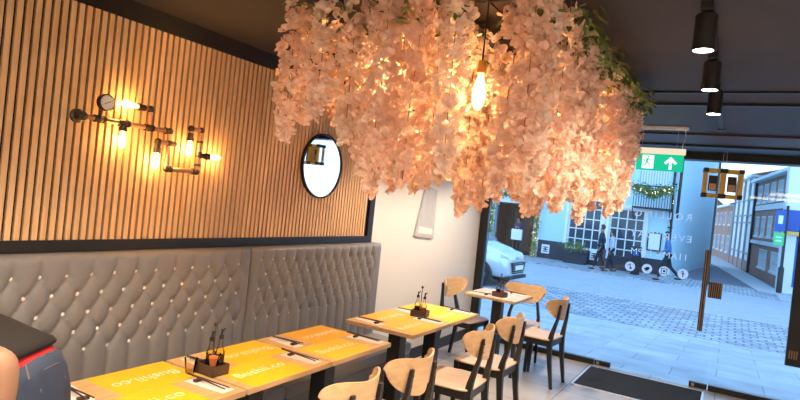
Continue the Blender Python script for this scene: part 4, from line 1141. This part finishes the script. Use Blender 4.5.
def figure(lab, loc, rz, H_, top, legs, pose, hairlen=0, group=None, longcoat=0, bag=None):
    t = thing('person', lab, 'person', loc, rz); k = H_ / 1.75
    def K(p): return (p[0] * k, p[1] * k, p[2] * k)
    J = {'pel': (0, 0, .95), 'sp': (0, .0, 1.12), 'ch': (0, .0, 1.32), 'nk': (0, .0, 1.47), 'hd0': (0, .02, 1.56), 'hd1': (0, .02, 1.67), 'no': (0, .095, 1.60)}
    for s, c in ((-1, 'l'), (1, 'r')):
        J[c + 'hip'] = (s * .09, 0, .90); J[c + 'sh'] = (s * .18, 0, 1.41)
        J[c + 'kn'] = pose.get(c + 'kn', (s * .10, .01, .49)); J[c + 'an'] = pose.get(c + 'an', (s * .10, -.02, .08)); fa = J[c + 'an']
        J[c + 'to'] = (fa[0], fa[1] + .15, max(.035, fa[2] - .045))
        J[c + 'el'] = pose.get(c + 'el', (s * .23, -.03, 1.12)); J[c + 'wr'] = pose.get(c + 'wr', (s * .24, .05, .88))
    lean = pose.get('lean', 0)
    for n_ in ('sp', 'ch', 'nk', 'hd0', 'hd1', 'no', 'lsh', 'rsh'):
        x, y, z = J[n_]; J[n_] = (x, y + (z - .95) * lean, z)
    Rr = dict(pel=.115, sp=.10, ch=.12, nk=.055, hd0=.075, hd1=.082, no=.014, lhip=.085, rhip=.085, lsh=.055, rsh=.055, lkn=.055, rkn=.055, lan=.038, ran=.038, lto=.03, rto=.03, lel=.038, rel=.038, lwr=.024, rwr=.024)
    nodes = {n_: (K(J[n_]), Rr[n_] * k * .92) for n_ in J}
    edges = [('pel', 'sp'), ('sp', 'ch'), ('ch', 'nk'), ('nk', 'hd0'), ('hd0', 'hd1'), ('hd0', 'no')]
    for c in 'lr': edges += [('pel', c + 'hip'), (c + 'hip', c + 'kn'), (c + 'kn', c + 'an'), (c + 'an', c + 'to'), ('ch', c + 'sh'), (c + 'sh', c + 'el'), (c + 'el', c + 'wr')]
    for c in 'lr':
        dr_ = (Vector(nodes[c + 'wr'][0]) - Vector(nodes[c + 'el'][0]))
        hand_nodes(nodes, edges, c, nodes[c + 'wr'][0], dr_, (1 if c == 'l' else -1, .2, 0), k)
        edges = [(c + 'wr' if e[0] == c + 'wr' else e[0], e[1]) for e in edges]
    skin_mesh('body', nodes, edges, 'pel', M['skin'], t)
    tn = {n_: (K(J[n_]), Rr[n_] * k * 1.22 + .008) for n_ in ('pel', 'sp', 'ch', 'lsh', 'rsh', 'lel', 'rel')}
    tn['pel'] = (K(J['pel']), .135 * k); tn['nk'] = (K((J['nk'][0], J['nk'][1], J['nk'][2] - .03)), .062 * k)
    te = [('pel', 'sp'), ('sp', 'ch'), ('ch', 'nk'), ('ch', 'lsh'), ('ch', 'rsh'), ('lsh', 'lel'), ('rsh', 'rel')]
    for c in 'lr': 
        a = Vector(J[c + 'el']); b_ = Vector(J[c + 'wr']); tn[c + 'cf'] = (K(a.lerp(b_, .9)), .036 * k); te.append((c + 'el', c + 'cf'))
    if longcoat: tn['hem'] = (K((0, -.01, .95 - longcoat)), .15 * k); te.append(('pel', 'hem'))
    skin_mesh('coat' if longcoat else 'jacket', tn, te, 'pel', top, t)
    ln = {'pel': (K((0, 0, .98)), .122 * k)}; le = []
    for c in 'lr':
        for n_, r in (('hip', .095), ('kn', .066)): ln[c + n_] = (K(J[c + n_]), r * k)
        a = Vector(J[c + 'kn']); b_ = Vector(J[c + 'an']); ln[c + 'hm'] = (K(a.lerp(b_, .93)), .052 * k)
        le += [('pel', c + 'hip'), (c + 'hip', c + 'kn'), (c + 'kn', c + 'hm')]
    skin_mesh('trousers', ln, le, 'pel', legs, t)
    for c in 'lr':
        a = Vector(J[c + 'an']); tt = Vector(J[c + 'to']); d = tt - a; an_ = math.atan2(d.z + .045, .15)
        MB().ball((0, 0, 0), .05, (.85, 2.6, .75), 12, Matrix.Rotation(an_, 4, 'X')).build('shoe', M['black'], t, smooth=True, loc=K((a.x, a.y + .07, max(a.z - .045, .036))))
    head_parts(t, Vector(K(J['hd1'])) - Vector((0, 0, .02 * k)), (0, 1, 0), (0, 0, 1), hairlen)
    return t, K
GP = G + .03
darkc = simple('charcoal_coat_cloth', (.03, .035, .05), .85); lilac = simple('pale_lilac_puffer', (.50, .48, .62), .7); bluej = simple('blue_jacket_cloth', (.08, .16, .38), .8); dk = simple('dark_trouser_cloth', (.02, .02, .03), .9); plum = simple('plum_knit', (.10, .04, .09), .9)
figure('person in a dark coat walking on the far pavement between the two sash windows', (-4.30, 23.3, GP), PI / 2 + .3, 1.72, darkc, dk, {'lkn': (-.1, .14, .5), 'lan': (-.1, .22, .08), 'rkn': (.1, -.02, .49), 'ran': (.1, -.22, .12), 'lel': (-.22, -.1, 1.12), 'rel': (.22, .06, 1.13)}, 0, longcoat=.12)
figure('person in a pale lilac padded jacket walking beside the dark-coated person', (-3.88, 23.15, GP), PI / 2 + .2, 1.60, lilac, dk, {'lkn': (-.1, .1, .5), 'lan': (-.1, .14, .08), 'rkn': (.1, .02, .49), 'ran': (.1, -.2, .11)}, .10, longcoat=.18)
figure('person in a blue jacket and dark trousers striding past the pale corner wall', (-1.90, 22.75, GP), PI / 2 + .15, 1.74, bluej, dk, {'lean': .12, 'lkn': (-.1, .22, .52), 'lan': (-.1, .26, .08), 'rkn': (.1, -.12, .50), 'ran': (.1, -.46, .17), 'lel': (-.22, .02, 1.14), 'lwr': (-.2, .26, 1.02), 'rel': (.23, -.06, 1.13), 'rwr': (.22, .06, .92)}, 0)
tw, K = figure('person in a plum top standing in the doorway holding a white bag', (-8.30, 25.35, G + .065), PI - .2, 1.62, plum, dk, {'lel': (-.22, .02, 1.14), 'lwr': (-.08, .22, 1.06), 'rel': (.22, .02, 1.14), 'rwr': (.08, .22, 1.06)}, .12)
t = thing('paper_bag', 'white paper bag held by the person in the doorway', 'bag', (-8.24, 25.06, .30))
MB().box(-.24, .24, -.06, .06, -.05, .42, .01).build('bag_body', M['paintwhite'], t)
MB().path([(-.08, 0, .42), (-.06, 0, .52), (.06, 0, .52), (.08, 0, .42)], .006, 6).build('handle', M['paintwhite'], t)

# foreground bending person
pr_t = thing('person', 'person in black top with red undershirt and blue jeans bending over the bench', 'person', (-1.912, 1.028, 0))
F_ = Vector((-.867, -.498, 0)); Lf = Vector((.498, -.867, 0)); Up = Vector((0, 0, 1))
def Q(f, l, u): return tuple(F_ * f + Lf * l + Up * u)
nodes = {'pel': (Q(0, 0, .87), .11), 'sp': (Q(.13, 0, .975), .095), 'ch': (Q(.36, 0, 1.07), .105), 'nk': (Q(.55, 0, 1.13), .05), 'hd0': (Q(.64, 0, 1.14), .07), 'hd1': (Q(.73, 0, 1.16), .085), 'no': (Q(.70, 0, 1.065), .013)}
edges = [('pel', 'sp'), ('sp', 'ch'), ('ch', 'nk'), ('nk', 'hd0'), ('hd0', 'hd1'), ('hd0', 'no')]
arm = {'lsh': (Q(.37, .18, 1.08), .052), 'lel': (Q(-.115, .235, 1.085), .040), 'lfm': (Q(-.11, .235, .96), .039), 'lwr': (Q(-.08, .235, .81), .025), 'rsh': (Q(.40, -.17, 1.06), .052), 'rel': (Q(.46, -.22, .84), .040), 'rfm': (Q(.49, -.21, .76), .037), 'rwr': (Q(.52, -.18, .64), .025)}
nodes.update(arm)
for s, c in ((1, 'l'), (-1, 'r')):
    nodes[c + 'hip'] = (Q(-.01, s * .085, .82), .085); nodes[c + 'kn'] = (Q(.04, s * .10, .48), .055); nodes[c + 'an'] = (Q(-.03, s * .11, .08), .038); nodes[c + 'to'] = (Q(.13, s * .12, .035), .03)
    edges += [('pel', c + 'hip'), (c + 'hip', c + 'kn'), (c + 'kn', c + 'an'), (c + 'an', c + 'to'), ('ch', c + 'sh'), (c + 'sh', c + 'el'), (c + 'el', c + 'fm'), (c + 'fm', c + 'wr')]
hand_nodes(nodes, edges, 'l', arm['lwr'][0], Vector(arm['lwr'][0]) - Vector(arm['lfm'][0]), -Lf)
hand_nodes(nodes, edges, 'r', arm['rwr'][0], Vector(arm['rwr'][0]) - Vector(arm['rfm'][0]), Lf)
skin_mesh('body', nodes, edges, 'pel', M['skin'], pr_t, 2)
def ell(c, axis, lat, a, b_, n=28, noise=0, sd=0):
    axis = Vector(axis).normalized(); lat = Vector(lat).normalized(); o = axis.cross(lat).normalized(); r = random.Random(sd)
    return [tuple(Vector(c) + lat * (a * math.copysign(abs(math.cos(2 * PI * i / n)) ** .85, math.cos(2 * PI * i / n))) + o * (b_ * math.copysign(abs(math.sin(2 * PI * i / n)) ** .85, math.sin(2 * PI * i / n))) * (1 + noise * math.sin(5 * 2 * PI * i / n + sd))) for i in range(n)]
tee = MB(); ax = Vector(Q(1, 0, .33))
def ring2(B, A, a, bw=1.0, **k):
    B = Vector(B); A = Vector(A); c = (B + A) / 2; d = A - B
    return ell(Q(c.x, 0, c.y), Q(-d.y, 0, d.x), Lf, a, d.length / 2 * bw, **k)
tee.loft([ring2((-.060, 1.035), (.125, .985), .160, noise=.02, sd=1), ring2((-.072, 1.048), (.135, .968), .170, noise=.02, sd=1), ring2((-.072, 1.060), (.135, .945), .171, noise=.02, sd=1), ring2((-.058, 1.074), (.133, .925), .169, noise=.02, sd=2), ring2((-.03, 1.082), (.13, .90), .166, noise=.03, sd=2), ring2((.10, 1.125), (.19, .90), .162, noise=.03, sd=3), ring2((.28, 1.175), (.36, .94), .172), ring2((.42, 1.205), (.48, 1.02), .155), ring2((.50, 1.20), (.52, 1.07), .085), ring2((.505, 1.19), (.525, 1.08), .07)])
tee.build('black_top', M['tee'], pr_t, smooth='all')
for s, c in ((1, 'l'), (-1, 'r')):
    a = Vector(arm[c + 'sh'][0]); e_ = Vector(arm[c + 'el'][0]); d = e_ - a; lt = d.cross(Up)
    MB().loft([ell(a - d * .15, d, lt, .06, .06, 16), ell(a, d, lt, .078, .078, 16), ell(a + d * .4, d, lt, .070, .070, 16, .04, 1), ell(a + d * .62, d, lt, .070, .070, 16, .05, 2)]).build('sleeve', M['tee'], pr_t, smooth='all')
rd = MB(); rd.loft([ring2((-.078, 1.015), (.115, .76), .166), ring2((-.080, 1.030), (.12, .78), .172), ring2((-.05, 1.05), (.115, .92), .160)])
rd.build('red_undershirt', M['red'], pr_t, smooth='all')
jn = MB()
jn.loft([ring2((-.075, 1.02), (.09, .79), .150), ring2((-.092, 1.040), (.095, .80), .160), ring2((-.115, .99), (.10, .79), .170), ring2((-.135, .91), (.115, .78), .180), ring2((-.140, .84), (.12, .765), .184), ring2((-.13, .77), (.12, .75), .176), ring2((-.10, .73), (.09, .73), .15)])
for s in (1, -1):
    jn.loft([ell(Q(-.01, s * .085, .82), Up, Lf, .088, .120, 20), ell(Q(0, s * .092, .70), Up, Lf, .086, .102, 20), ell(Q(.03, s * .10, .52), Up, Lf, .072, .082, 20, .03), ell(Q(.02, s * .105, .40), Up, Lf, .066, .072, 20, .03), ell(Q(-.02, s * .11, .10), Up, Lf, .060, .070, 20, .05), ell(Q(-.02, s * .11, .07), Up, Lf, .058, .068, 20, .05)])
jo = jn.build('jeans', M['jeans'], pr_t, smooth='all')
# belt loops, seam, pocket
sm = MB()
RG = [((-.092, 1.040), (.095, .80), .160), ((-.115, .99), (.10, .79), .170), ((-.135, .91), (.115, .78), .180), ((-.140, .84), (.12, .765), .184), ((-.13, .77), (.12, .75), .176)]
def onring(v, ang, out=.003):
    i = min(int(v), 3); f_ = v - i
    def p(R):
        B, A, a = Vector(R[0]), Vector(R[1]), R[2]; c = (B + A) / 2; h_ = (B - A) / 2
        q = c + h_ * math.sin(ang) * (1 + out / h_.length); return Vector(Q(q.x, (a + out) * math.cos(ang), q.y))
    return p(RG[i]).lerp(p(RG[i + 1]), f_)
for ang in (.35, 1.0, PI - 1.0): sm.path([onring(0, ang), onring(.5, ang), onring(.85, ang)], .0042, 6)
for v in (.06, .8): sm.path([onring(v, a_ * PI / 12, .001) for a_ in range(-4, 17)], .0014, 5)
sm.path([onring(v_ * .4, -.05, .001) for v_ in range(0, 10)], .0016, 5)
for sgn in (1, -1):
    f_ = (lambda a_: a_) if sgn > 0 else (lambda a_: PI - a_)
    sm.path([onring(1.5, f_(.62)), onring(1.5, f_(1.2)), onring(2.9, f_(1.2)), onring(3.2, f_(.9)), onring(2.9, f_(.62)), onring(1.5, f_(.62))], .0016, 5)
sm.build('stitching', M['seam'], jo)
for s in (1, -1):
    MB().ball((0, 0, 0), .05, (.85, 2.6, .75), 12, Matrix.Rotation(math.atan2(F_.y, F_.x) - PI / 2, 4, 'Z')).build('shoe', M['black'], pr_t, smooth=True, loc=Q(.04, s * .115, .037))
head_parts(pr_t, Q(.72, 0, 1.15), Q(.35, 0, -.9), Q(1, 0, .35), .12)

# ------------------------------------------------------------------ sky and exposure
w = bpy.data.worlds.new('world'); SC.world = w; w.use_nodes = True; nt = w.node_tree; nt.nodes.clear()
ow = nt.nodes.new('ShaderNodeOutputWorld'); bg = nt.nodes.new('ShaderNodeBackground')
tc = nt.nodes.new('ShaderNodeTexCoord'); sep = nt.nodes.new('ShaderNodeSeparateXYZ'); cr = nt.nodes.new('ShaderNodeValToRGB')
nt.links.new(tc.outputs['Generated'], sep.inputs[0]); nt.links.new(sep.outputs['Z'], cr.inputs[0]); nt.links.new(cr.outputs[0], bg.inputs['Color']); nt.links.new(bg.outputs[0], ow.inputs[0])
cr.color_ramp.elements[0].position = .0; cr.color_ramp.elements[0].color = (.55, .80, 1.0, 1); cr.color_ramp.elements[1].position = .5; cr.color_ramp.elements[1].color = (.30, .58, 1.0, 1)
bg.inputs['Strength'].default_value = 1.25
SC.view_settings.view_transform = 'Standard'; SC.view_settings.look = 'None'; SC.view_settings.gamma = 1; SC.view_settings.use_curve_mapping = False
SC.view_settings.exposure = 1.2
SC.cycles.use_denoising = True
SC.cycles.max_bounces = 8; SC.cycles.transparent_max_bounces = 16; SC.cycles.diffuse_bounces = 4; SC.cycles.sample_clamp_indirect = 6
for o_ in list(bpy.data.objects):
    if o_.type == 'LIGHT' and o_.parent is None: o_['kind'] = 'helper'
